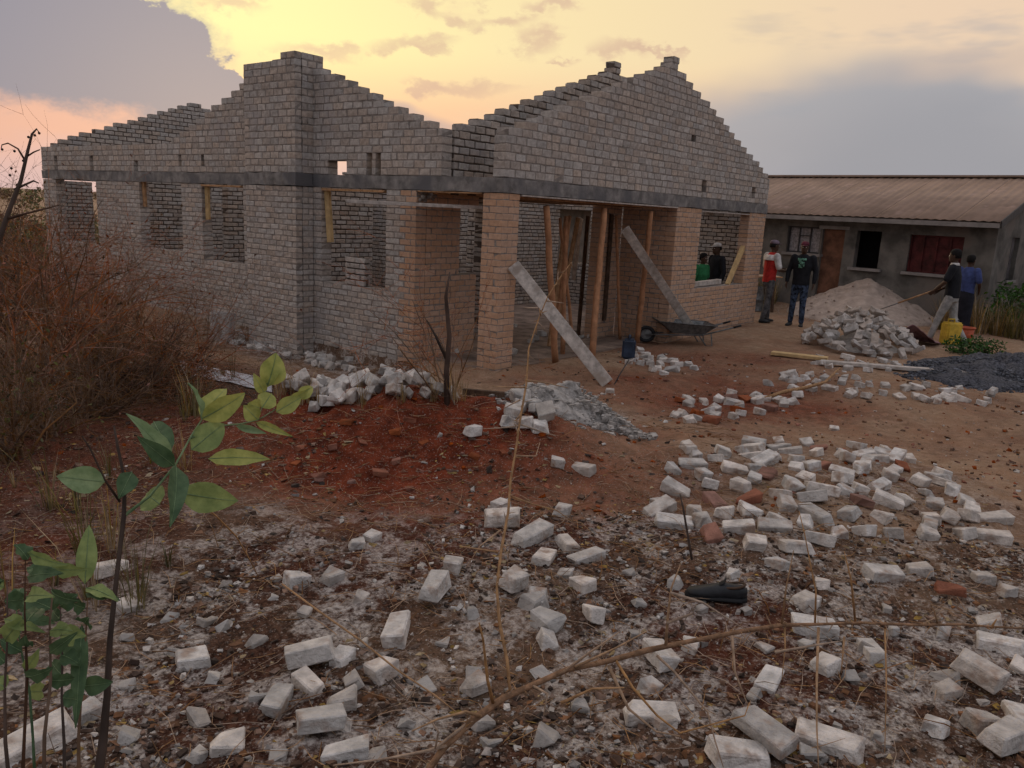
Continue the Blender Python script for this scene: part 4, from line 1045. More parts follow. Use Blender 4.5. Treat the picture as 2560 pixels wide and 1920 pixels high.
rings = [(ax_*s_+Vector((0, 0, .016)), w_, .014, ay_, Vector((0, 0, 1))) for s_, w_ in ((-.145, .012), (-.12, .042), (-.06, .048), (.02, .044), (.1, .042), (.14, .014))]
mb.loft(rings, n=10); mb.build('sole', M['rubber'], sh)
# pink sack on the heap
M['pink'] = mat('faded_pink_cloth', (.36, .20, .215), .95, .3, 6, .4, 30)
pk = G(2285, 858); mb = MB(); vs = []; n = 22
for i in range(n):
    for j in range(n):
        s_, t_ = i/(n-1)-.5, j/(n-1)-.5
        x, y = s_*.55, t_*.85; z = terr(pk.x+x, pk.y+y)-pk.z+.02+.42*max(0, .5-s_-.1)*max(0, 1-abs(t_)*1.6)+.05*abs(noise.noise((x*7, y*7, 3)))
        vs.append((x, y, z))
mb.add(vs, [(i*n+j, (i+1)*n+j, (i+1)*n+j+1, i*n+j+1) for i in range(n-1) for j in range(n-1)], 0, True)
o = mb.build('crumpled_sack', M['pink'], None, label='crumpled faded pink sack draped on the right of the brick heap', cat='sack', loc=pk); o.modifiers.new('s', 'SOLIDIFY').thickness = .008
# mixing table with boards behind the two standing men
tb = empty('trestle_table', 'low makeshift table of boards and a drum between the two standing men', 'table', G(1925, 795)+Vector((1.1, .9, 0)), None, -.9)
for i in range(3):
    mb = MB(); mb.bar((-.6, -.2+.2*i, .86+.012*i), (.6, -.17+.2*i, .88), .17, .03, jit=.004); mb.build('board', M['wood' if i != 1 else 'wood_p'], tb)
for x_, y_ in ((-.45, -.2), (.45, -.2), (-.45, .2), (.45, .2)):
    mb = MB(); mb.bar((x_, y_, 0), (x_*.9, y_, .85), .06, .06); mb.build('leg', M['wood_d'], tb)
od = empty('steel_drum', 'short grey steel drum standing under the makeshift table', 'drum', tb.location)
mb = MB(); mb.loft([((0, 0, z_), r_, r_, (1, 0, 0), (0, 1, 0)) for z_, r_ in ((0, .26), (.02, .275), (.04, .26), (.28, .26), (.3, .275), (.32, .26), (.56, .26), (.58, .275), (.6, .26))], n=20); mb.build('body', M['steel'], od)
mb = MB(); mb.tube([(.262*math.cos(k_*math.pi/10), .262*math.sin(k_*math.pi/10), .605) for k_ in range(21)], .012, 6, cap=False); mb.build('rim', M['steel'], od)

# ================================================================== people
def cloth(name, col, var=.25, sc=9): 
    if name not in M: M[name] = mat(name, col, .95, var, sc, .25, 40)
    return M[name]
M['skin'] = mat('dark_brown_skin', (.075, .040, .026), .6, .12, 8, 0)
M['hair'] = mat('black_hair', (.012, .010, .010), .95, .3, 60, .4, 120)
M['eye'] = mat('eye_white', (.55, .5, .46), .4, .05, 8, 0)
def rem(o, vox, smooth=4):
    r_ = o.modifiers.new('remesh', 'REMESH'); r_.mode = 'VOXEL'; r_.voxel_size = vox; r_.use_smooth_shade = True
    if smooth:
        s_ = o.modifiers.new('smooth', 'SMOOTH'); s_.iterations = smooth; s_.factor = .5
X_, Y_, Z_ = Vector((1, 0, 0)), Vector((0, 1, 0)), Vector((0, 0, 1))
def limb(mb, pts, rad, n=10):
    # resample with smooth radius
    mb.tube(pts, rad, n)
    for p_, r_ in zip(pts, rad): mb.ball(p_, r_*.98, n=8)
def hand(mb, w, dirv, palm, s=1, curl=.5):
    """palm at the wrist w pointing along dirv; palm = direction the palm faces"""
    d = Vector(dirv).normalized(); pn = Vector(palm); pn = (pn-d*pn.dot(d)).normalized(); sd_ = d.cross(pn)
    c = Vector(w)+d*.045*s
    mb.loft([(Vector(w)-d*.01, .025*s, .02*s, sd_, pn), (c, .04*s, .018*s, sd_, pn), (c+d*.045*s, .04*s, .016*s, sd_, pn)], n=8)
    for i, l in enumerate((.068, .078, .074, .058)):
        b = c+d*.04*s+sd_*((i-1.5)*.021*s); k1 = b+(d*(1-curl*.4)+pn*curl*.5)*l*.5*s; k2 = k1+(d*(1-curl*.9)+pn*curl*1.1)*l*.5*s
        mb.tube([b, k1, k2], [.0105*s, .0095*s, .008*s], 6)
    b = c-d*.015*s+sd_*.035*s; k1 = b+(sd_*.7+d*.6+pn*.3)*.035*s; mb.tube([b, k1, k1+(d*.8+pn*.5+sd_*.1)*.03*s], [.013*s, .011*s, .009*s], 6)
def person(label, loc, face, H=1.75, shirt='black', pants='jeans', lf=(.04, .10), rf=(-.04, -.10), la=None, ra=None, sleeve=1, cap=None, skirt=None, hair=True, lean=(0, 0), headturn=0, shoes='black', bulk=1, sleevemat=None, lknee=None, rknee=None):
    k = H/1.75; e = empty('person', label, 'person', loc, None, math.atan2(face[1], face[0])); e.scale = (k, k, k)
    lx, ly = lean
    hip = Vector((lx*.3, ly*.3, .93)); ch = Vector((lx*.8, ly*.8, 1.28)); nk = Vector((lx, ly, 1.50)); hd = nk+Vector((.02, 0, .135))
    sh_ = {1: nk+Vector((-.01, .185, -.075)), -1: nk+Vector((-.01, -.185, -.075))}
    arms = {1: la or (Vector((-.03, .27, 1.14)), Vector((.06, .27, .90))), -1: ra or (Vector((-.03, -.27, 1.14)), Vector((.06, -.27, .90)))}
    feet = {1: Vector((lf[0], lf[1], .07)), -1: Vector((rf[0], rf[1], .07))}
    kn = {1: lknee, -1: rknee}
    body = MB()
    body.loft([(hip, .15, .11, Y_, X_), (hip+Z_*.12+X_*(lx*.2), .125, .095, Y_, X_), (ch, .155, .11, Y_, X_), (nk-Z_*.09, .15, .09, Y_, X_), (nk-Z_*.02, .06, .06, Y_, X_)], n=14)
    body.tube([nk-Z_*.05, nk+Z_*.06+X_*.01], [.056, .05], 10)
    ct, sn = math.cos(headturn), math.sin(headturn); fx = Vector((ct, sn, 0)); fy = Vector((-sn, ct, 0))
    body.loft([(hd-Z_*.115+fx*.03, .035, .035, fy, fx), (hd-Z_*.09+fx*.02, .055, .07, fy, fx), (hd-Z_*.04+fx*.005, .068, .088, fy, fx), (hd+Z_*.02, .074, .096, fy, fx), (hd+Z_*.07-fx*.005, .068, .088, fy, fx), (hd+Z_*.105-fx*.01, .04, .055, fy, fx)], n=14)
    body.loft([(hd+fx*.085+Z_*.02, .008, .008, fy, fx), (hd+fx*.100-Z_*.02, .014, .014, fy, fx), (hd+fx*.095-Z_*.032, .017, .012, fy, fx)], n=8)
    body.loft([(hd+fx*.085-Z_*.052, .022, .012, fy, fx), (hd+fx*.086-Z_*.068, .022, .012, fy, fx)], n=8)
    for s_ in (1, -1):
        body.ball(hd+fy*(s_*.076)-fx*.005, (.014, .014, .03), n=8)
        el, wr = arms[s_]
        limb(body, [sh_[s_], (sh_[s_]+el)/2, el, (el*.6+wr*.4), wr], [.052, .046, .038, .037, .026])
        d_ = (wr-el).normalized(); hand(body, wr, d_, -Y_*s_*.7+X_*.3-Z_*.2 if abs(d_.z) > .6 else -Z_*.3+(-Y_*s_)*.8, 1, .55)
        hp = hip+Y_*(s_*.085)-Z_*.03; ft = feet[s_]; knee = kn[s_] or (hp*.52+ft*.48+X_*.03)
        limb(body, [hp, (hp+knee)/2, knee, knee*.65+ft*.35, ft], [.085, .072, .052, .052, .036])
    o = body.build('body', M['skin'], e); rem(o, .0085, 3)
    for s_ in (1, -1):
        m2 = MB(); m2.ball(hd+fx*.083+fy*(s_*.03)+Z_*.005, .010, n=8); m2.build('eye', M['eye'], o)
    st_ = MB()
    b_ = bulk
    st_.loft([(hip-Z_*.06, .172*b_, .128*b_, Y_, X_), (hip+Z_*.10, .160*b_, .122*b_, Y_, X_), (ch, .182*b_, .130*b_, Y_, X_), (nk-Z_*.10, .180, .108, Y_, X_), (nk-Z_*.035, .11, .085, Y_, X_), (nk+Z_*.0, .066, .066, Y_, X_)], n=16)
    sl_ = MB() if sleevemat else st_
    for s_ in (1, -1):
        el, wr = arms[s_]
        if sleeve >= 1: limb(sl_, [sh_[s_], (sh_[s_]+el)/2, el, (el+wr)/2, el*.12+wr*.88], [.078, .064, .056, .052, .042])
        else: limb(sl_, [sh_[s_], sh_[s_]*.55+el*.45, sh_[s_]*.2+el*.8], [.078, .070, .068])
    so2 = st_.build('shirt', M[shirt], e); rem(so2, .013, 4)
    if sleevemat: so3 = sl_.build('sleeves', M[sleevemat], so2); rem(so3, .013, 3)
    if skirt:
        sk = MB(); fm = (feet[1]+feet[-1])/2
        sk.loft([(hip+Z_*.08, .155, .12, Y_, X_), (hip-Z_*.08, .20, .165, Y_, X_), (hip-Z_*.35+(fm-hip)*.3*Vector((1, 1, 0)).length*0, .195, .17, Y_, X_), (Vector((fm.x*.6, fm.y*.6, .38)), .19, .165, Y_, X_), (Vector((fm.x, fm.y, .16)), .185, .165, Y_, X_)], n=18)
        o2 = sk.build('wrap_skirt', M[skirt], e); rem(o2, .014, 3)
    else:
        pt = MB(); pt.loft([(hip+Z_*.06, .15, .115, Y_, X_), (hip-Z_*.05, .165, .125, Y_, X_), (hip-Z_*.13, .155, .12, Y_, X_)], n=14)
        for s_ in (1, -1):
            hp = hip+Y_*(s_*.085)-Z_*.03; ft = feet[s_]; knee = kn[s_] or (hp*.52+ft*.48+X_*.03)
            limb(pt, [hp, (hp+knee)/2, knee, knee*.6+ft*.4, ft+Z_*.03], [.098, .085, .068, .062, .055])
        o2 = pt.build('trousers', M[pants], e); rem(o2, .012, 4)
    for s_ in (1, -1):
        f_ = feet[s_]; fo = Vector((1, s_*.18, 0)).normalized(); fp = Vector((-fo.y, fo.x, 0)); m2 = MB(); g0 = Vector((f_.x, f_.y, f_.z-.07))
        m2.loft([(g0-fo*.07+Z_*.035, .02, .03, fp, Z_), (g0-fo*.05+Z_*.045, .038, .045, fp, Z_), (g0+Z_*.05, .040, .05, fp, Z_), (g0+fo*.08+Z_*.036, .045, .036, fp, Z_), (g0+fo*.15+Z_*.03, .042, .028, fp, Z_), (g0+fo*.185+Z_*.024, .02, .018, fp, Z_)], n=12)
        m2.build('shoe', M[shoes], e)
    hr = MB()
    if cap:
        hr.loft([(hd+Z_*.045, .081, .103, fy, fx), (hd+Z_*.085-fx*.003, .078, .098, fy, fx), (hd+Z_*.115-fx*.006, .058, .075, fy, fx), (hd+Z_*.128-fx*.008, .02, .03, fy, fx)], n=16); c2 = hr.build('cap', M[cap], e)
        br = MB(); br.loft([(hd+Z_*.048+fx*.07, .07, .006, fy, Z_), (hd+Z_*.045+fx*.13, .062, .006, fy, Z_), (hd+Z_*.037+fx*.165, .03, .005, fy, Z_)], n=12); br.build('brim', M[cap], c2)
        hr = MB(); hr.loft([(hd-Z_*.03-fx*.03, .074, .075, fy, fx), (hd+Z_*.05-fx*.012, .08, .094, fy, fx)], n=14); hr.build('hair', M['hair'], e)
    else:
        hr.loft([(hd-Z_*.035-fx*.035, .072, .072, fy, fx), (hd+Z_*.035-fx*.016, .088, .096, fy, fx), (hd+Z_*.085-fx*.012, .086, .097, fy, fx), (hd+Z_*.125-fx*.012, .058, .066, fy, fx), (hd+Z_*.138-fx*.012, .02, .025, fy, fx)], n=16); hh_ = hr.build('hair', M['hair'], e)
    return e, o, so2
cloth('redshirt', (.50, .035, .03)); cloth('whitecloth', (.62, .58, .56)); cloth('blackcloth', (.016, .016, .02)); cloth('greyjeans', (.115, .11, .115), .4, 14); cloth('bluejeans', (.055, .075, .125), .6, 16)
cloth('greytrousers', (.36, .345, .33)); cloth('bluetop', (.055, .075, .20)); cloth('darkwrap', (.018, .018, .026)); cloth('greencloth', (.035, .19, .075)); cloth('mauvecap', (.20, .15, .19)); cloth('maroon', (.13, .03, .045)); cloth('navyplaid', (.03, .035, .09), .6, 40); cloth('greenprint', (.14, .30, .22), .7, 30)
RT = Vector((CR.x, CR.y, 0)).normalized(); FW = Vector((CF.x, CF.y, 0)).normalized()
def V3(*a): return Vector(a)
# man in red and white, looking at something in his hands
pA, bA, sA = person('man in red and white shirt and cap by the house corner, hands raised', G(1909, 806), RT*.95+FW*.25, 1.78, 'redshirt', 'greyjeans', (.12, .09), (-.10, -.08),
    la=(V3(.06, .27, 1.14), V3(.34, .12, 1.14)), ra=(V3(.06, -.27, 1.14), V3(.34, -.10, 1.12)), sleeve=0, cap='mauvecap', sleevemat='whitecloth', headturn=-.1, lean=(.03, 0))
mb = MB(); mb.loft([(V3(-.015, 0, 1.335), .182, .133, Y_, X_), (V3(-.0, 0, 1.40), .186, .124, Y_, X_), (V3(.02, 0, 1.45), .14, .1, Y_, X_)], n=16)
o = mb.build('yoke', M['whitecloth'], sA); rem(o, .013, 2)
mb = MB(); mb.bar((.42, .02, 1.16), (.50, .02, 1.2), .07, .012); mb.build('phone', M['black'], None, label='small dark phone held by the man in red and white', cat='phone', loc=pA.location).rotation_euler = pA.rotation_euler
# man in black sweatshirt with a pale green print
pB, bB, sB = person('man in black sweatshirt with green print, blue jeans and dark red cap, arms hanging', G(1988, 816), -FW*.85-RT*.5, 1.80, 'blackcloth', 'bluejeans', (.02, .11), (.0, -.12), cap='maroon', bulk=1.06, headturn=.15)
mb = MB(); vs = []; n = 9
for i in range(n):
    for j in range(n):
        a = (j/(n-1)-.5)*1.25; z = 1.22+.20*i/(n-1); vs.append((.150*math.cos(a)+.003+.010*(1-abs(i/(n-1)-.4)), .190*math.sin(a), z))
keep = [(i*n+j, i*n+j+1, (i+1)*n+j+1, (i+1)*n+j) for i in range(n-1) for j in range(n-1) if (i > 5 and 1 <= j <= 6) or (i <= 5 and 2 <= j <= 5 and (i+j) % 5)]
mb.add(vs, keep, 0, True); o = mb.build('chest_print', M['greenprint'], sB); o.modifiers.new('s', 'SOLIDIFY').thickness = .003
# man with a long-handled shovel, walking off
pC, bC, sC = person('man in dark shirt and light grey trousers striding away with a shovel', G(2362, 860), FW*.6-RT*.75, 1.82, 'blackcloth', 'greytrousers', (.26, .08), (-.30, -.08),
    la=(V3(.12, .25, 1.16), V3(.30, .16, .98)), ra=(V3(.02, -.27, 1.16), V3(.24, -.10, 1.0)), lean=(.05, 0), bulk=1.04, sleeve=0, lknee=V3(.16, .085, .50), rknee=V3(-.06, -.085, .49))
mb = MB(); mb.loft([(V3(.045, 0, 1.47), .105, .085, Y_, X_), (V3(.05, 0, 1.515), .07, .068, Y_, X_)], n=14); mb.build('collar', M['whitecloth'], sC)
shv = empty('shovel', 'long-handled shovel carried low by the man in grey trousers', 'shovel', pC.location); shv.rotation_euler = pC.rotation_euler
mb = MB(); mb.tube([(.22, -.04, 1.08), (.95, .1, .70)], .017, 7); mb.build('shaft', M['wood'], shv)
mb = MB(); mb.loft([((.93, .1, .71), .02, .012, Y_, Z_), ((1.0, .11, .67), .10, .012, Y_, Z_), ((1.14, .14, .60), .10, .010, Y_, Z_), ((1.23, .155, .55), .03, .006, Y_, Z_)], n=10); mb.build('blade', M['steel'], shv)
# woman in blue top and dark wrap
person('woman in blue top and long dark wrap skirt standing by the orange bucket', G(2412, 842)+FW*.25, FW*.5+RT*.8, 1.66, 'bluetop', 'bluejeans', (.03, .08), (.0, -.08), skirt='darkwrap', sleeve=0, bulk=1.06,
    la=(V3(-.02, .26, 1.15), V3(.12, .22, .96)), ra=(V3(.0, -.27, 1.15), V3(.16, -.2, .98)))
# two people inside, seen through the front window
person('person in dark shirt and pale cap standing inside the front window opening', (7.95, .62, -.012), -FW*.3-RT*.9, 1.74, 'blackcloth', 'navyplaid', cap='whitecloth')
person('child in green shirt and red bottoms inside the front window opening', (7.50, .72, -.012), -FW*.6+RT*.5, 1.52, 'greencloth', 'redshirt', sleeve=0)

# ================================================================== vegetation
def grow(mb, tw, p, d, l, r, depth, rr, wig=.35, lf=None, spread=.9, droop=0.):
    n = 4 if depth > 1 else 3; pts = [p]; q = p.copy(); dd = d.copy()
    for i in range(n):
        dd = (dd+Vector((rr.gauss(0, wig), rr.gauss(0, wig), rr.gauss(0, wig)-droop))*.45).normalized(); q = q+dd*(l/n); pts.append(q.copy())
    rad = [r*(1-.6*i/n) for i in range(n+1)]
    (mb if depth > 1 else tw).tube(pts, rad, 5 if depth > 1 else 3, cap=False)
    if lf is not None and depth <= 1:
        for _ in range(rr.choice((0, 0, 0, 1))): lf.append((pts[rr.randrange(1, n+1)], dd.copy()))
    if depth == 0: return
    for k_ in range(rr.choice((3, 4, 5)) if depth > 1 else rr.choice((2, 3, 4))):
        i = rr.randrange(1, n+1); s_ = (dd*.75+Vector((rr.gauss(0, 1), rr.gauss(0, 1), rr.gauss(.15, .8)))*spread*.6).normalized()
        grow(mb, tw, pts[i], s_, l*rr.uniform(.45, .72), max(.0016, rad[i]*.62), depth-1, rr, wig, lf, spread, droop)
def leafquads(lf, size, rr, ratio=.5):
    mb = MB()
    for p, d in lf:
        s_ = size*rr.uniform(.6, 1.4); a = (d+Vector((rr.gauss(0, .7), rr.gauss(0, .7), rr.gauss(0, .7)))).normalized(); b = a.orthogonal().normalized(); b = (Matrix.Rotation(rr.uniform(0, 6.28), 3, a) @ b); c = a.cross(b)
        mb.add([p, p+a*s_*.5+b*s_*ratio*.5+c*s_*.08, p+a*s_, p+a*s_*.5-b*s_*ratio*.5+c*s_*.08], [(0, 1, 2), (0, 2, 3)])
    return mb
def bush(name, label, cat, base, l, r, stems, depth, mt, seed, lean=Vector((0, 0, 1)), spread=.6, leaf=None, lsize=.03, wig=.35, group=None, droop=0., tmat=None):
    rr = random.Random(seed); e = empty(name, label, cat, base, group); mb = MB(); tw = MB(); lf = [] if leaf else None
    for _ in range(stems):
        d = (lean+Vector((rr.gauss(0, spread), rr.gauss(0, spread), rr.uniform(0, .3)))).normalized()
        grow(mb, tw, Vector((rr.uniform(-.08, .08), rr.uniform(-.08, .08), -.05)), d, l*rr.uniform(.7, 1.15), r*rr.uniform(.7, 1.1), depth, rr, wig, lf, .9, droop)
    mb.build('stems', M[mt], e, kind='stuff'); tw.build('twigs', M[tmat or mt], e, kind='stuff')
    if leaf: leafquads(lf, lsize, rr).build('leaves', M[leaf], e, kind='stuff')
    return e
def tuft(mb, p, h, n, rr, w=.004, lean=.35):
    for _ in range(n):
        a = rr.uniform(0, 6.28); d = Vector((math.cos(a), math.sin(a), 0)); hh_ = h*rr.uniform(.5, 1.1); b = p+d*rr.uniform(0, .06)*h*2; s_ = Vector((-d.y, d.x, 0))*w*rr.uniform(.6, 1.4); k_ = rr.uniform(.05, lean)
        m1 = b+Vector((0, 0, hh_*.55))+d*(k_*hh_*.35); t1 = b+Vector((0, 0, hh_))+d*(k_*hh_)
        mb.add([b-s_, b+s_, m1+s_*.7, m1-s_*.7, t1], [(0, 1, 2, 3), (3, 2, 4)])
M['leaf_dry'] = mat('dry_red_leaf', (.30, .105, .055), .9, .3, 5, 0, isl=.4)
M['leaf_br'] = mat('dry_brown_leaf', (.15, .09, .045), .9, .3, 5, 0, isl=.4)
M['leaf_ol'] = mat('olive_leaf', (.12, .115, .04), .9, .3, 5, 0, isl=.4)
M['leaf_gr'] = mat('shrub_green_leaf', (.055, .12, .03), .8, .3, 5, 0, isl=.4)
# dry scrub on the left
bush('dry_bush', 'reddish dry bush rising before the left windows of the unfinished house', 'bush', G(235, 960), 1.18, .018, 22, 3, 'twig_r', 41, Vector((.05, 0, 1)), .38, 'leaf_dry', .04)
bush('dry_bush', 'tangled brown bush at the left, between red bush and frame edge', 'bush', G(50, 985), 1.3, .018, 22, 3, 'twig', 42, Vector((0, 0, 1)), .45, 'leaf_br', .036)
bush('dry_bush', 'low dark twiggy bush leaning right towards the wall foot', 'bush', G(330, 990), .80, .013, 15, 3, 'twig_d', 43, RT*.8+Vector((0, 0, .42)), .34, None, .02, tmat='twig')
bush('dry_bush', 'brown bush in front of the red bush, full of bare twigs', 'bush', G(230, 1040), .62, .013, 18, 3, 'twig', 44, Vector((0, 0, 1))+RT*.2, .5, 'leaf_br', .03)
bush('dry_bush', 'dark reddish bush at the left edge below the horizon', 'bush', G(-10, 830), 1.6, .022, 17, 3, 'twig_d', 45, Vector((0, 0, 1)), .5, 'leaf_dry', .05)
bush('dry_bush', 'olive brown bush at the left edge beneath the tangled one', 'bush', G(30, 1150), .58, .011, 16, 3, 'twig', 46, Vector((0, 0, 1)), .55, 'leaf_ol', .034)
bush('dry_bush', 'rust coloured bush touching the far left corner of the house', 'bush', G(110, 830), 1.3, .018, 16, 3, 'twig_r', 47, Vector((0, 0, 1)), .5, 'leaf_dry', .045)
bush('dry_bush', 'thin brown bush over the pale sheet by the side wall', 'bush', G(420, 950), .62, .012, 12, 3, 'twig', 48, Vector((0, 0, .7))+RT*.35, .5, None)
bush('dry_bush', 'bare orange brown bush sending long twigs across the wall foot', 'bush', G(400, 985), 1.05, .011, 14, 3, 'twig_r', 52, RT*.55+Vector((0, 0, .6)), .42, None, wig=.3, tmat='twig')
bush('dry_bush', 'bare pale brown bush with upright stalks at the left', 'bush', G(180, 1010), .9, .009, 8, 2, 'thorn', 53, Vector((0, 0, 1))+RT*.15, .3, None, wig=.22, tmat='twig')
bush('dry_bush', 'dense rust brown bush with branches arching right and down', 'bush', G(190, 985), 1.25, .013, 20, 3, 'twig_r', 54, Vector((0, 0, .9))+RT*.45, .45, 'leaf_dry', .03, wig=.3, droop=.22, tmat='twig_r')
bush('dry_bush', 'rust brown bush arching over the grass right of the tangled bush', 'bush', G(300, 1000), 1.1, .012, 18, 3, 'twig', 55, Vector((0, 0, .75))+RT*.6, .42, 'leaf_br', .026, wig=.3, droop=.25, tmat='twig_r')
bush('dry_bush', 'rusty bush arching at the far left edge', 'bush', G(60, 1030), 1.15, .013, 18, 3, 'twig_r', 56, Vector((0, 0, 1))+RT*.2, .5, 'leaf_dry', .03, wig=.3, droop=.2, tmat='twig')
bush('dry_bush', 'dark leafless bush in the shade below the red bush', 'bush', G(290, 1010), .60, .013, 14, 3, 'twig_d', 50, Vector((0, 0, 1)), .55, 'leaf_br', .03)
bush('dry_bush', 'straw brown bush low at the left beside the leafy plant', 'bush', G(120, 1090), .55, .011, 15, 3, 'twig', 51, Vector((0, 0, 1)), .55, 'leaf_br', .03)
ds = bush('dead_shrub', 'leafless dead shrub on the crest of the red mound before the column', 'shrub', G(1118, 1012), .85, .0075, 6, 3, 'twig', 49, Vector((0, 0, .9)), .55, None, wig=.28, tmat='twig_r')
mb = MB(); mb.tube([(0, 0, -.05), (-.01, .01, .25), (.0, .0, .5), (-.03, .02, .8), (-.02, .0, .98)], [.024, .021, .018, .013, .006], 7); mb.tube([(0, 0, .3), (-.06, .08, .5), (-.1, .14, .62)], [.014, .01, .004], 6); mb.build('trunk', M['twig_d'], ds)
mb = MB(); mb2 = mb
# bare curved branch at the left edge
bb = empty('bare_branch', 'dark bare branch with curled tips against the sunset at the left edge', 'branch', at(-30, 640, 4.3))
for nm, P_ in (('stem', [(-40,690,.016),(0,592,.014),(25,520,.012),(52,452,.010),(70,375,.008),(80,335,.006),(92,322,.004),(97,331,.003)]), ('side_branch', [(62,400,.006),(45,372,.005),(20,358,.004),(5,362,.003),(3,370,.002)]), ('side_branch', [(66,392,.005),(85,380,.004),(100,374,.003)]),
               ('side_branch', [(36,474,.007),(62,462,.006),(84,452,.005),(97,458,.003)]), ('side_branch', [(15,548,.008),(60,535,.006),(120,520,.004),(150,512,.002)]), ('side_branch', [(0,470,.005),(-20,455,.004)])):
    mb = MB(); mb.tube([at(x, y, 4.3)-bb.location for x, y, r_ in P_], [r_ for *_, r_ in P_], 6); mb.build(nm, M['twig_d'], bb)
mb = MB()
rr = random.Random(5)
for x, y in ((97,331),(3,370),(85,335),(40,378),(52,430),(55,405),(25,440),(28,420),(75,345)): mb.ball(at(x+rr.uniform(-4, 4), y+rr.uniform(-4, 4), 4.3)-bb.location, .008, n=6)
mb.build('dry_buds', M['twig_d'], bb)
# dry grass: one uncountable mass at the left, another before the bungalow
rr = random.Random(77); mb = MB(); mbg = MB()
for _ in range(240):
    u = -rr.uniform(1.6, 6.5); v = rr.uniform(3.0, 9.5)
    if u > -.30*v-.55: continue
    x = CAM.x+u*.6166+v*.7873; y = CAM.y-u*.7873+v*.6166
    if x > -.6 and y > 1: continue
    tuft(mb if rr.random() < .55 else mbg, Vector((x, y, terr(x, y))), rr.uniform(.12, .55), 16, rr, .0028, .7)
for x_, y_, h_ in ((720, 985, .35), (735, 1000, .3), (760, 1010, .3), (800, 1025, .22), (900, 1015, .28), (1130, 1005, .3), (1150, 1005, .25), (1080, 1010, .25), (690, 1000, .3), (660, 1010, .3), (1010, 1010, .2)):
    for _ in range(3):
        p = G(x_+rr.uniform(-14, 14), y_+rr.uniform(-6, 6)); tuft(mb, p, h_*rr.uniform(.7, 1.1), 9, rr, .0026, .6)
mb.build('dry_grass', M['grass'], None, label='straw coloured dry grass among the bushes at the left', cat='grass', kind='stuff')
mbg.build('olive_grass', M['grass_g'], None, label='dull olive grass among the bushes at the left', cat='grass', kind='stuff')
mb = MB(); mbg = MB()
for _ in range(520):
    s_ = rr.uniform(-2.5, 9.5); t_ = rr.uniform(.3, 1.3); h_ = rr.uniform(.35, .95)*(1 if s_ < 6.0 else .6)
    p = Vector((12.75, -4, 0))+Vector((.139, .99, 0))*s_+Vector((-.99, .139, 0))*t_
    if (p.x-sc_.x-.3)**2+(p.y-sc_.y-.1)**2 < 2.3**2: continue
    p.z = terr(p.x, p.y); tuft(mb if rr.random() < .5 else mbg, p, h_, 16, rr, .007, .6)
for _ in range(200):
    p = Vector((13+rr.uniform(0, 14), -5.0-rr.uniform(0, 4), 0)); p.z = terr(p.x, p.y); tuft(mb if rr.random() < .6 else mbg, p, rr.uniform(.4, 1.1), 16, rr, .008, .6)
mb.build('tall_dry_grass', M['grass'], None, label='tall straw coloured grass along the front of the bungalow', cat='grass', kind='stuff')
mbg.build('tall_olive_grass', M['grass_g'], None, label='tall olive grass along the front of the bungalow', cat='grass', kind='stuff')
# far bushland
mb = MB(); mbg = MB(); rr = random.Random(99)
def blob(mbx, p, h, w, n):
    for _ in range(n):
        a = rr.uniform(0, 6.28); q = math.sqrt(rr.random()); z = rr.random()
        c = p+Vector((math.cos(a)*q*w*(1-z*.5), math.sin(a)*q*w*(1-z*.5), z*h)); s_ = rr.uniform(.10, .22)*h
        d = Vector((rr.gauss(0, 1), rr.gauss(0, 1), rr.gauss(0, 1))).normalized(); b = d.orthogonal()
        mbx.add([c, c+d*s_+b*s_*.4, c+b*s_], [(0, 1, 2)])
for _ in range(750):
    v = rr.uniform(14, 42)**1.0 if rr.random() < .5 else rr.uniform(42, 420); u = -v*rr.uniform(.28, .85)
    x = CAM.x+u*.6166+v*.7873; y = CAM.y-u*.7873+v*.6166
    if x > -1.2 and y < 15.2: continue
    h_ = rr.uniform(.35, .9) if v < 60 else rr.uniform(.7, 2.0)
    blob(mb if rr.random() < .62 else mbg, Vector((x, y, terr(x, y, False))), h_, h_*rr.uniform(.6, 1.1), 70)
for _ in range(160):
    v = rr.uniform(40, 300); u = v*rr.uniform(.25, .8); x = CAM.x+u*.6166+v*.7873; y = CAM.y-u*.7873+v*.6166
    blob(mb if rr.random() < .5 else mbg, Vector((x, y, terr(x, y, False))), rr.uniform(.8, 2.0), rr.uniform(.8, 1.8), 70)
mb.build('far_brown_scrub', M['leaf_br'], None, label='brown scrub stretching to the horizon', cat='scrub', kind='stuff')
mbg.build('far_olive_scrub', M['leaf_ol'], None, label='olive scrub stretching to the horizon', cat='scrub', kind='stuff')
# green shrubs at the right
def shrub(label, base, h, w, n, seed, leaf='leaf_gr', ls=.09):
    rr_ = random.Random(seed); e = empty('green_shrub', label, 'shrub', base); mb = MB(); tw = MB(); lf = []
    for _ in range(9): grow(mb, tw, Vector((0, 0, -.03)), Vector((rr_.gauss(0, w), rr_.gauss(0, w), 1)).normalized(), h*.5, .012, 2, rr_, .3, lf, 1.0)
    mb.build('stems', M['twig_d'], e, kind='stuff'); tw.build('twigs', M['twig_d'], e, kind='stuff')
    for _ in range(n):
        a = rr_.uniform(0, 6.28); t_ = rr_.uniform(-.1, 1); q = math.sqrt(rr_.random())*w*(1.05-.6*abs(t_-.4)); lump = 1+.3*noise.noise((math.cos(a)*2, math.sin(a)*2, t_*3+seed))
        lf.append((Vector((math.cos(a)*q*lump, math.sin(a)*q*lump, max(.02, t_)*h*lump)), Vector((rr_.gauss(0, 1), rr_.gauss(0, 1), rr_.gauss(.2, .6))).normalized()))
    leafquads(lf, ls, rr_, .45).build('leaves', M[leaf], e, kind='stuff'); return e
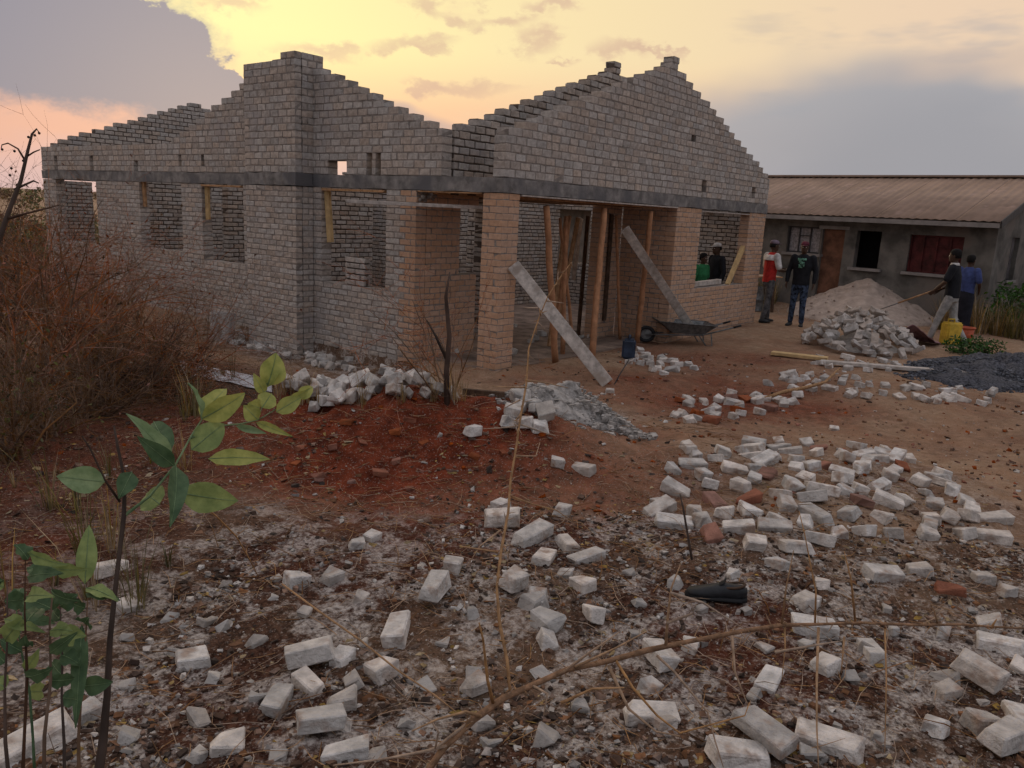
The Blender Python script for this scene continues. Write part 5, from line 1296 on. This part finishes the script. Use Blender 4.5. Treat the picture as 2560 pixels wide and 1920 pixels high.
shrub('dense green leafy shrub at the right edge behind the gravel', G(2525, 835), .95, .62, 1500, 61, ls=.10)
shrub('low green weeds beside the orange bucket', G(2405, 885), .28, .35, 420, 62, ls=.07)
shrub('small green weed between the gravel and the leafy shrub', G(2465, 885), .26, .34, 380, 63, ls=.06)

# ---------------------------------------------------------------- leafy plant near the camera
def leafmat(nm, a, b):
    m_ = mat(nm, a, .6, .2, 25, .25, 60, col2=b); bs_ = m_.node_tree.nodes['Principled BSDF']
    t_ = m_.node_tree; tr = t_.nodes.new('ShaderNodeBsdfTranslucent'); mx_ = t_.nodes.new('ShaderNodeMixShader'); mx_.inputs[0].default_value = .3
    t_.links.new(bs_.inputs['Base Color'].links[0].from_socket, tr.inputs[0]); out = t_.nodes['Material Output']; t_.links.new(bs_.outputs[0], mx_.inputs[1]); t_.links.new(tr.outputs[0], mx_.inputs[2]); t_.links.new(mx_.outputs[0], out.inputs[0]); return m_
M['lf_y'] = leafmat('yellow_green_leaf', (.40, .40, .12), (.27, .30, .08)); M['lf_g'] = leafmat('mid_green_leaf', (.27, .33, .12), (.17, .23, .08)); M['lf_d'] = leafmat('deep_green_leaf', (.095, .155, .075), (.05, .095, .045)); M['lf_p'] = leafmat('pale_green_leaf', (.24, .32, .17), (.15, .23, .11))
def leaf(parent, b, t, w, mt, fold=.25, curl=.12, roll=0., ww=1.):
    b, t = Vector(b), Vector(t); d = t-b; l = d.length; d.normalize(); vw = (CAM-(b+t)/2).normalized(); s_ = d.cross(vw)
    if s_.length < .05: s_ = d.orthogonal()
    s_.normalize(); nrm = s_.cross(d); R_ = Matrix.Rotation(roll, 3, d); s_ = R_ @ s_; nrm = R_ @ nrm
    vs = []; n = 8
    for i in range(n+1):
        q = i/n; c = b+d*(l*q)+nrm*(curl*l*(4*q*(1-q))*.5-curl*l*q*q*.3); hw = w*.5*(math.sin(math.pi*(q**.85))**.8)*(1.12-.3*q)*ww
        if i == n: hw = .0008
        for k_ in (-1, -.5, 0, .5, 1): vs.append(c+s_*(hw*k_)+nrm*(abs(k_)*hw*fold+.004*math.sin(q*14+k_*3)*abs(k_)))
    mb = MB(); mb.add([v-b for v in vs], [(i*5+k_, (i+1)*5+k_, (i+1)*5+k_+1, i*5+k_+1) for i in range(n) for k_ in range(4)], 0, True)
    o = mb.build('leaf', M[mt], parent, loc=b-parent.location)
    mb = MB(); mb.tube([vs[i*5+2]-b+nrm*.0006 for i in range(n+1)], [w*.02*(1-.8*i/n)+.0003 for i in range(n+1)], 4, cap=False); mb.build('midrib', M['lf_p'], o); return o
lp = empty('leafy_plant', 'tall plant with large pointed green leaves rising at the left foreground', 'plant', at(255, 1900, 1.75))
def stem(P_, mt='twig', nm='stem', par=lp, n=7):
    mb = MB(); mb.tube([at(x, y, d_)-par.location for x, y, d_, r_ in P_], [r_*.7*rr.uniform(.85, 1.15) for *_, r_ in P_], n); return mb.build(nm, M[mt], par)
stem([(235,2000,1.72,.017),(255,1880,1.75,.0155),(268,1740,1.8,.013),(275,1600,1.85,.011),(292,1440,1.95,.009),(310,1290,2.02,.0075),(312,1200,2.06,.006),(295,1120,2.08,.005),(285,1065,2.1,.0035)], 'twig_d')
stem([(310,1290,2.02,.006),(375,1240,2.08,.005),(440,1160,2.12,.0045),(478,1090,2.2,.004),(505,1048,2.25,.003),(512,1015,2.28,.002)], 'lf_p')
stem([(478,1095,2.2,.0035),(540,1065,2.3,.003),(600,1060,2.4,.003),(645,1050,2.5,.0025),(660,1000,2.55,.002),(668,955,2.6,.002)], 'lf_p')
stem([(645,1050,2.5,.0025),(720,1005,2.6,.002),(775,978,2.65,.0015)], 'lf_p')
stem([(300,1255,2.02,.005),(262,1200,2.0,.004),(225,1120,2.0,.0035),(205,1090,2.0,.002)], 'twig_d')
Z2 = 2.15
for bx, by, tx, ty, wpx, d0, d1, mt, kw in (
    (432,1162,328,1042,44,2.12,2.05,'lf_p',{'fold':.5,'roll':.5}), (436,1165,352,1098,46,2.1,2.0,'lf_d',{'fold':.3}), (440,1165,430,1302,52,2.1,1.95,'lf_d',{'fold':.5,'roll':-.4}), (520,1147,664,1146,46,2.2,2.25,'lf_y',{'fold':.25,'roll':-.3}),
    (452,1232,585,1252,82,2.15,2.2,'lf_g',{'fold':.15,'roll':.2}), (503,1047,606,988,62,2.25,2.3,'lf_y',{'fold':.35,'roll':.3}), (503,1045,562,974,54,2.26,2.35,'lf_y',{'fold':.3,'roll':-.4}), (503,1047,476,963,22,2.24,2.2,'lf_p',{'fold':.8,'roll':1.0}),
    (478,1125,556,1062,74,2.2,2.3,'lf_g',{'fold':.2}), (425,1130,385,1055,60,2.15,2.25,'lf_d',{'fold':.2}), (262,1205,150,1192,70,2.0,1.95,'lf_p',{'fold':.2}), (400,1260,366,1235,80,2.15,2.2,'lf_g',{'fold':.1}),
    (668,965,690,888,70,2.6,2.62,'lf_y',{'fold':.3,'roll':.3}), (665,970,700,905,48,2.6,2.66,'lf_y',{'fold':.3,'roll':-.6}), (662,985,636,938,30,2.58,2.55,'lf_y',{'fold':.4}), (650,1020,622,1010,40,2.52,2.5,'lf_y',{}), (645,1050,612,1016,44,2.5,2.48,'lf_y',{'fold':.3}), (655,1020,678,985,52,2.53,2.58,'lf_y',{'fold':.2}),
    (640,1055,722,1088,22,2.5,2.45,'lf_y',{'fold':.6}), (590,1065,660,1082,20,2.4,2.42,'lf_p',{'fold':.5}), (690,1030,750,995,44,2.55,2.6,'lf_y',{'fold':.3}), (745,995,780,968,34,2.62,2.66,'lf_y',{}), (700,1010,770,975,30,2.58,2.62,'lf_y',{'roll':.6}),
    (212,1460,222,1322,50,1.9,1.95,'lf_g',{'fold':.3}), (205,1560,190,1800,38,1.8,1.7,'lf_d',{'fold':.4}), (330,1180,300,1240,50,2.05,2.0,'lf_d',{'fold':.3})):
    leaf(lp, at(bx, by, d0), at(tx+(tx-bx)*.08, ty+(ty-by)*.08, d1), wpx*.98*d0/FPX, mt, **kw)
lw = empty('leafy_weed', 'mass of green leafy stems in the lower left corner', 'plant', at(90, 1950, 1.5)); rr = random.Random(31)
for x0, y0, x1, y1 in ((60,2000,70,1380), (115,1980,130,1420), (160,1990,150,1500), (20,1990,10,1450), (95,1960,40,1500), (200,1960,215,1470)):
    d_ = rr.uniform(1.45, 1.75); P_ = [(x0+(x1-x0)*q+rr.uniform(-8, 8), y0+(y1-y0)*q, d_+.1*q, .0055*(1-q*.7)) for q in (0, .25, .5, .75, 1)]
    stem(P_, rr.choice(('twig_d', 'lf_d', 'twig')), 'stem', lw)
    for q in (.35, .5, .62, .72, .82, .9, .97, 1):
        if q < .5 and rr.random() < .6: continue
        bx, by = x0+(x1-x0)*q, y0+(y1-y0)*q; a = rr.uniform(-2.9, .2); l_ = rr.uniform(40, 110)
        leaf(lw, at(bx, by, d_+.1*q), at(bx+math.cos(a)*l_, by+math.sin(a)*l_*.8+20, d_+.1*q+rr.uniform(-.08, .08)), rr.uniform(30, 55)*d_/FPX, rr.choice(('lf_d', 'lf_d', 'lf_d', 'lf_g', 'lf_g')), fold=rr.uniform(.1, .4), roll=rr.uniform(-.7, .7))
# ---------------------------------------------------------------- thorn branches
tb1 = empty('thorn_branch', 'long brown thorny branch sprawling across the lower right foreground', 'branch', at(1080, 1905, 2.15))
def tst(par, P_, mt, nm): 
    mb = MB(); mb.tube([at(x, y, d_)-par.location for x, y, d_, r_ in P_], [r_ for *_, r_ in P_], 8); mb.build(nm, M[mt], par)
main = [(1060,1940,2.1,.0135),(1110,1870,2.15,.0135),(1180,1800,2.2,.013),(1260,1745,2.28,.0125),(1330,1712,2.33,.012),(1420,1678,2.4,.0115),(1520,1650,2.46,.011),(1620,1628,2.5,.010),(1730,1602,2.55,.0095),(1850,1580,2.6,.0085),(1950,1562,2.65,.008),(2060,1563,2.7,.0072),(2150,1557,2.75,.007),(2280,1562,2.8,.006),(2400,1563,2.85,.0055),(2480,1570,2.88,.005),(2600,1572,2.9,.004)]
rr = random.Random(8)
tst(tb1, [(x+rr.uniform(-5, 5), y+rr.uniform(-4, 4), d_, r_*.78*rr.uniform(.85, 1.18)) for x, y, d_, r_ in main], 'thornbark', 'main_stem')
for P_ in ([(1662,1618,2.52),(1672,1540,2.5),(1678,1470,2.47),(1705,1405,2.45)], [(1675,1483,2.47),(1760,1510,2.5),(1820,1548,2.54),(1865,1575,2.58)], [(1665,1560,2.5),(1735,1535,2.48),(1728,1505,2.46)], [(1953,1560,2.65),(1968,1470,2.6),(1985,1378,2.55)], [(2140,1556,2.75),(2128,1450,2.7),(2110,1380,2.66)],
           [(2040,1560,2.7),(2040,1480,2.68),(2022,1400,2.66),(2010,1330,2.66),(2000,1280,2.66)], [(2345,1560,2.83),(2335,1530,2.82),(2325,1515,2.82),(2420,1540,2.86)], [(2480,1568,2.88),(2490,1545,2.87)], [(1400,1685,2.38),(1480,1630,2.36),(1548,1580,2.34)], [(1440,1670,2.4),(1540,1620,2.42),(1620,1578,2.44)],
           [(1200,1790,2.2),(1165,1780,2.16),(1095,1800,2.1),(1030,1830,2.06)], [(1130,1860,2.16),(1060,1880,2.1),(960,1900,2.05),(830,1912,2.0)], [(1180,1800,2.2),(1090,1870,2.12),(1095,1830,2.1),(1080,1800,2.1),(1030,1770,2.1)], [(1230,1760,2.25),(1220,1700,2.2),(1205,1600,2.18),(1195,1555,2.16)],
           [(1540,1650,2.46),(1580,1720,2.4),(1640,1790,2.36),(1700,1830,2.34),(1860,1790,2.35),(1875,1755,2.36)], [(1520,1660,2.46),(1570,1770,2.4),(1640,1830,2.36),(1700,1840,2.34)], [(1640,1640,2.5),(1690,1680,2.46),(1770,1780,2.42),(1790,1850,2.38),(1810,1920,2.34)], [(1830,1590,2.58),(1835,1680,2.54),(1870,1760,2.5)],
           [(2045,1570,2.7),(2040,1700,2.62),(2040,1820,2.55),(2045,1920,2.5)], [(2110,1590,2.7),(2100,1680,2.66)], [(1940,1630,2.6),(2040,1615,2.6),(2105,1600,2.6)], [(1400,1760,2.35),(1480,1720,2.35),(1560,1720,2.35)], [(2210,1570,2.78),(2215,1700,2.7),(2210,1880,2.6)], [(1330,1715,2.33),(1370,1735,2.3),(1360,1790,2.28)],
           [(1960,1560,2.66),(1965,1620,2.62),(1955,1700,2.58)]):
    n_ = len(P_); r0 = rr.uniform(.0035, .0055); Q = []
    for i, (x, y, d_) in enumerate(P_): Q.append((x+rr.uniform(-3, 3), y+rr.uniform(-3, 3), d_, r0*(1-.65*i/(n_-1))))
    tst(tb1, Q, 'thorn', 'side_twig')
def thorns(par, P_, n_, l0, l1, seed):
    r2 = random.Random(seed); mb = MB()
    for _ in range(n_):
        i = r2.randrange(len(P_)-1); q = r2.random(); a, b = P_[i], P_[i+1]; p = at(a[0]+(b[0]-a[0])*q, a[1]+(b[1]-a[1])*q, a[2]+(b[2]-a[2])*q)-par.location
        d = Vector((r2.gauss(0, 1), r2.gauss(0, 1), r2.gauss(.2, 1))).normalized(); l = r2.uniform(l0, l1); mb.tube([p, p+d*l*.5, p+d*l], [.0025, .0016, .0004], 4, cap=False)
    mb.build('thorns', M['thorn'], par, kind='stuff')
thorns(tb1, main, 110, .012, .05, 3)
ts = empty('thorn_sapling', 'upright pale thorny stem rising in the centre past the leaning plank', 'branch', at(1275, 1745, 2.3))
vs_ = [(1275,1745,2.3,.0075),(1270,1650,2.33,.007),(1252,1560,2.36,.0065),(1245,1470,2.4,.006),(1252,1380,2.45,.006),(1268,1280,2.5,.0055),(1278,1200,2.55,.005),(1290,1110,2.6,.0048),(1298,1060,2.62,.0045),(1312,960,2.68,.0042),(1325,870,2.72,.004),(1350,790,2.76,.0035),(1368,740,2.78,.003),(1400,690,2.8,.0022),(1428,655,2.82,.0015)]
tst(ts, [(x+rr.uniform(-4, 4), y, d_, r_*.72*rr.uniform(.85, 1.15)) for x, y, d_, r_ in vs_], 'thorn', 'main_stem')
for P_ in ([(1278,1240,2.55),(1330,1260,2.55),(1390,1275,2.56),(1440,1310,2.58)], [(1252,1325,2.48),(1200,1365,2.45),(1165,1420,2.44)], [(1245,1380,2.46),(1180,1370,2.42),(1150,1365,2.4)], [(1288,1140,2.6),(1340,1140,2.62),(1350,1105,2.63)], [(1298,1065,2.62),(1250,1070,2.6),(1205,1072,2.6)], [(1298,1060,2.62),(1350,1078,2.63),(1390,1090,2.64)],
           [(1315,968,2.68),(1270,968,2.66),(1230,965,2.66)], [(1318,950,2.68),(1370,958,2.7),(1420,970,2.72)], [(1345,770,2.76),(1310,770,2.75)], [(1365,752,2.78),(1410,758,2.8)], [(1352,790,2.76),(1348,770,2.75)], [(1300,1000,2.64),(1280,1010,2.62),(1262,1020,2.6)], [(1272,1215,2.55),(1255,1222,2.54)], [(1250,1420,2.44),(1240,1440,2.42)]):
    n_ = len(P_); tst(ts, [(x, y, d_, .0032*(1-.65*i/(n_-1))) for i, (x, y, d_) in enumerate(P_)], 'thorn', 'side_twig')
thorns(ts, vs_, 70, .012, .04, 4)
for lb, P_ in (('thin dry stalk slanting across the ash at lower left centre', [(705,1460,2.9,.0032),(800,1530,2.8,.0035),(900,1600,2.7,.0035),(1000,1680,2.6,.003),(1090,1740,2.55,.0025),(1140,1780,2.5,.002)]), ('thin dry stalk slanting from the leafy plant over red earth', [(470,1235,2.6,.0032),(540,1290,2.75,.003),(590,1340,2.9,.0028),(625,1400,3.0,.0022),(645,1440,3.05,.0015)]),
               ('dark thin stalk standing before the scattered bricks', [(1730,1400,3.7,.006),(1718,1330,3.72,.0055),(1708,1270,3.74,.005),(1700,1235,3.76,.003)])):
    e = empty('dry_stalk', lb, 'stalk', at(*P_[0][:3])); tst(e, P_, 'thorn' if 'dark' not in lb else 'twig_d', 'stem')
    tst(e, [(P_[2][0], P_[2][1], P_[2][2], .002), (P_[2][0]+30, P_[2][1]-22, P_[2][2]+.02, .001)], 'thorn', 'side_twig')
# pale plastic sheet by the foot of the side wall
ps = G(560, 945); mb = MB(); vs = []; n = 16
for i in range(n):
    for j in range(n):
        q = G(450+230*i/(n-1), 905+50*i/(n-1)+30*j/(n-1)-10*i/(n-1)*0); vs.append(q-ps+Vector((0, 0, .015+.02*abs(noise.noise((q.x*5, q.y*5, 1))))))
mb.add(vs, [(i*n+j, i*n+j+1, (i+1)*n+j+1, (i+1)*n+j) for i in range(n-1) for j in range(n-1)], 0, True)
cloth('sheet', (.50, .48, .50), .15, 6)
mb.build('plastic_sheet', M['sheet'], None, label='pale sheet lying on the ground between the bushes and the side wall', cat='sheet', loc=ps).modifiers.new('s', 'SOLIDIFY').thickness = .003
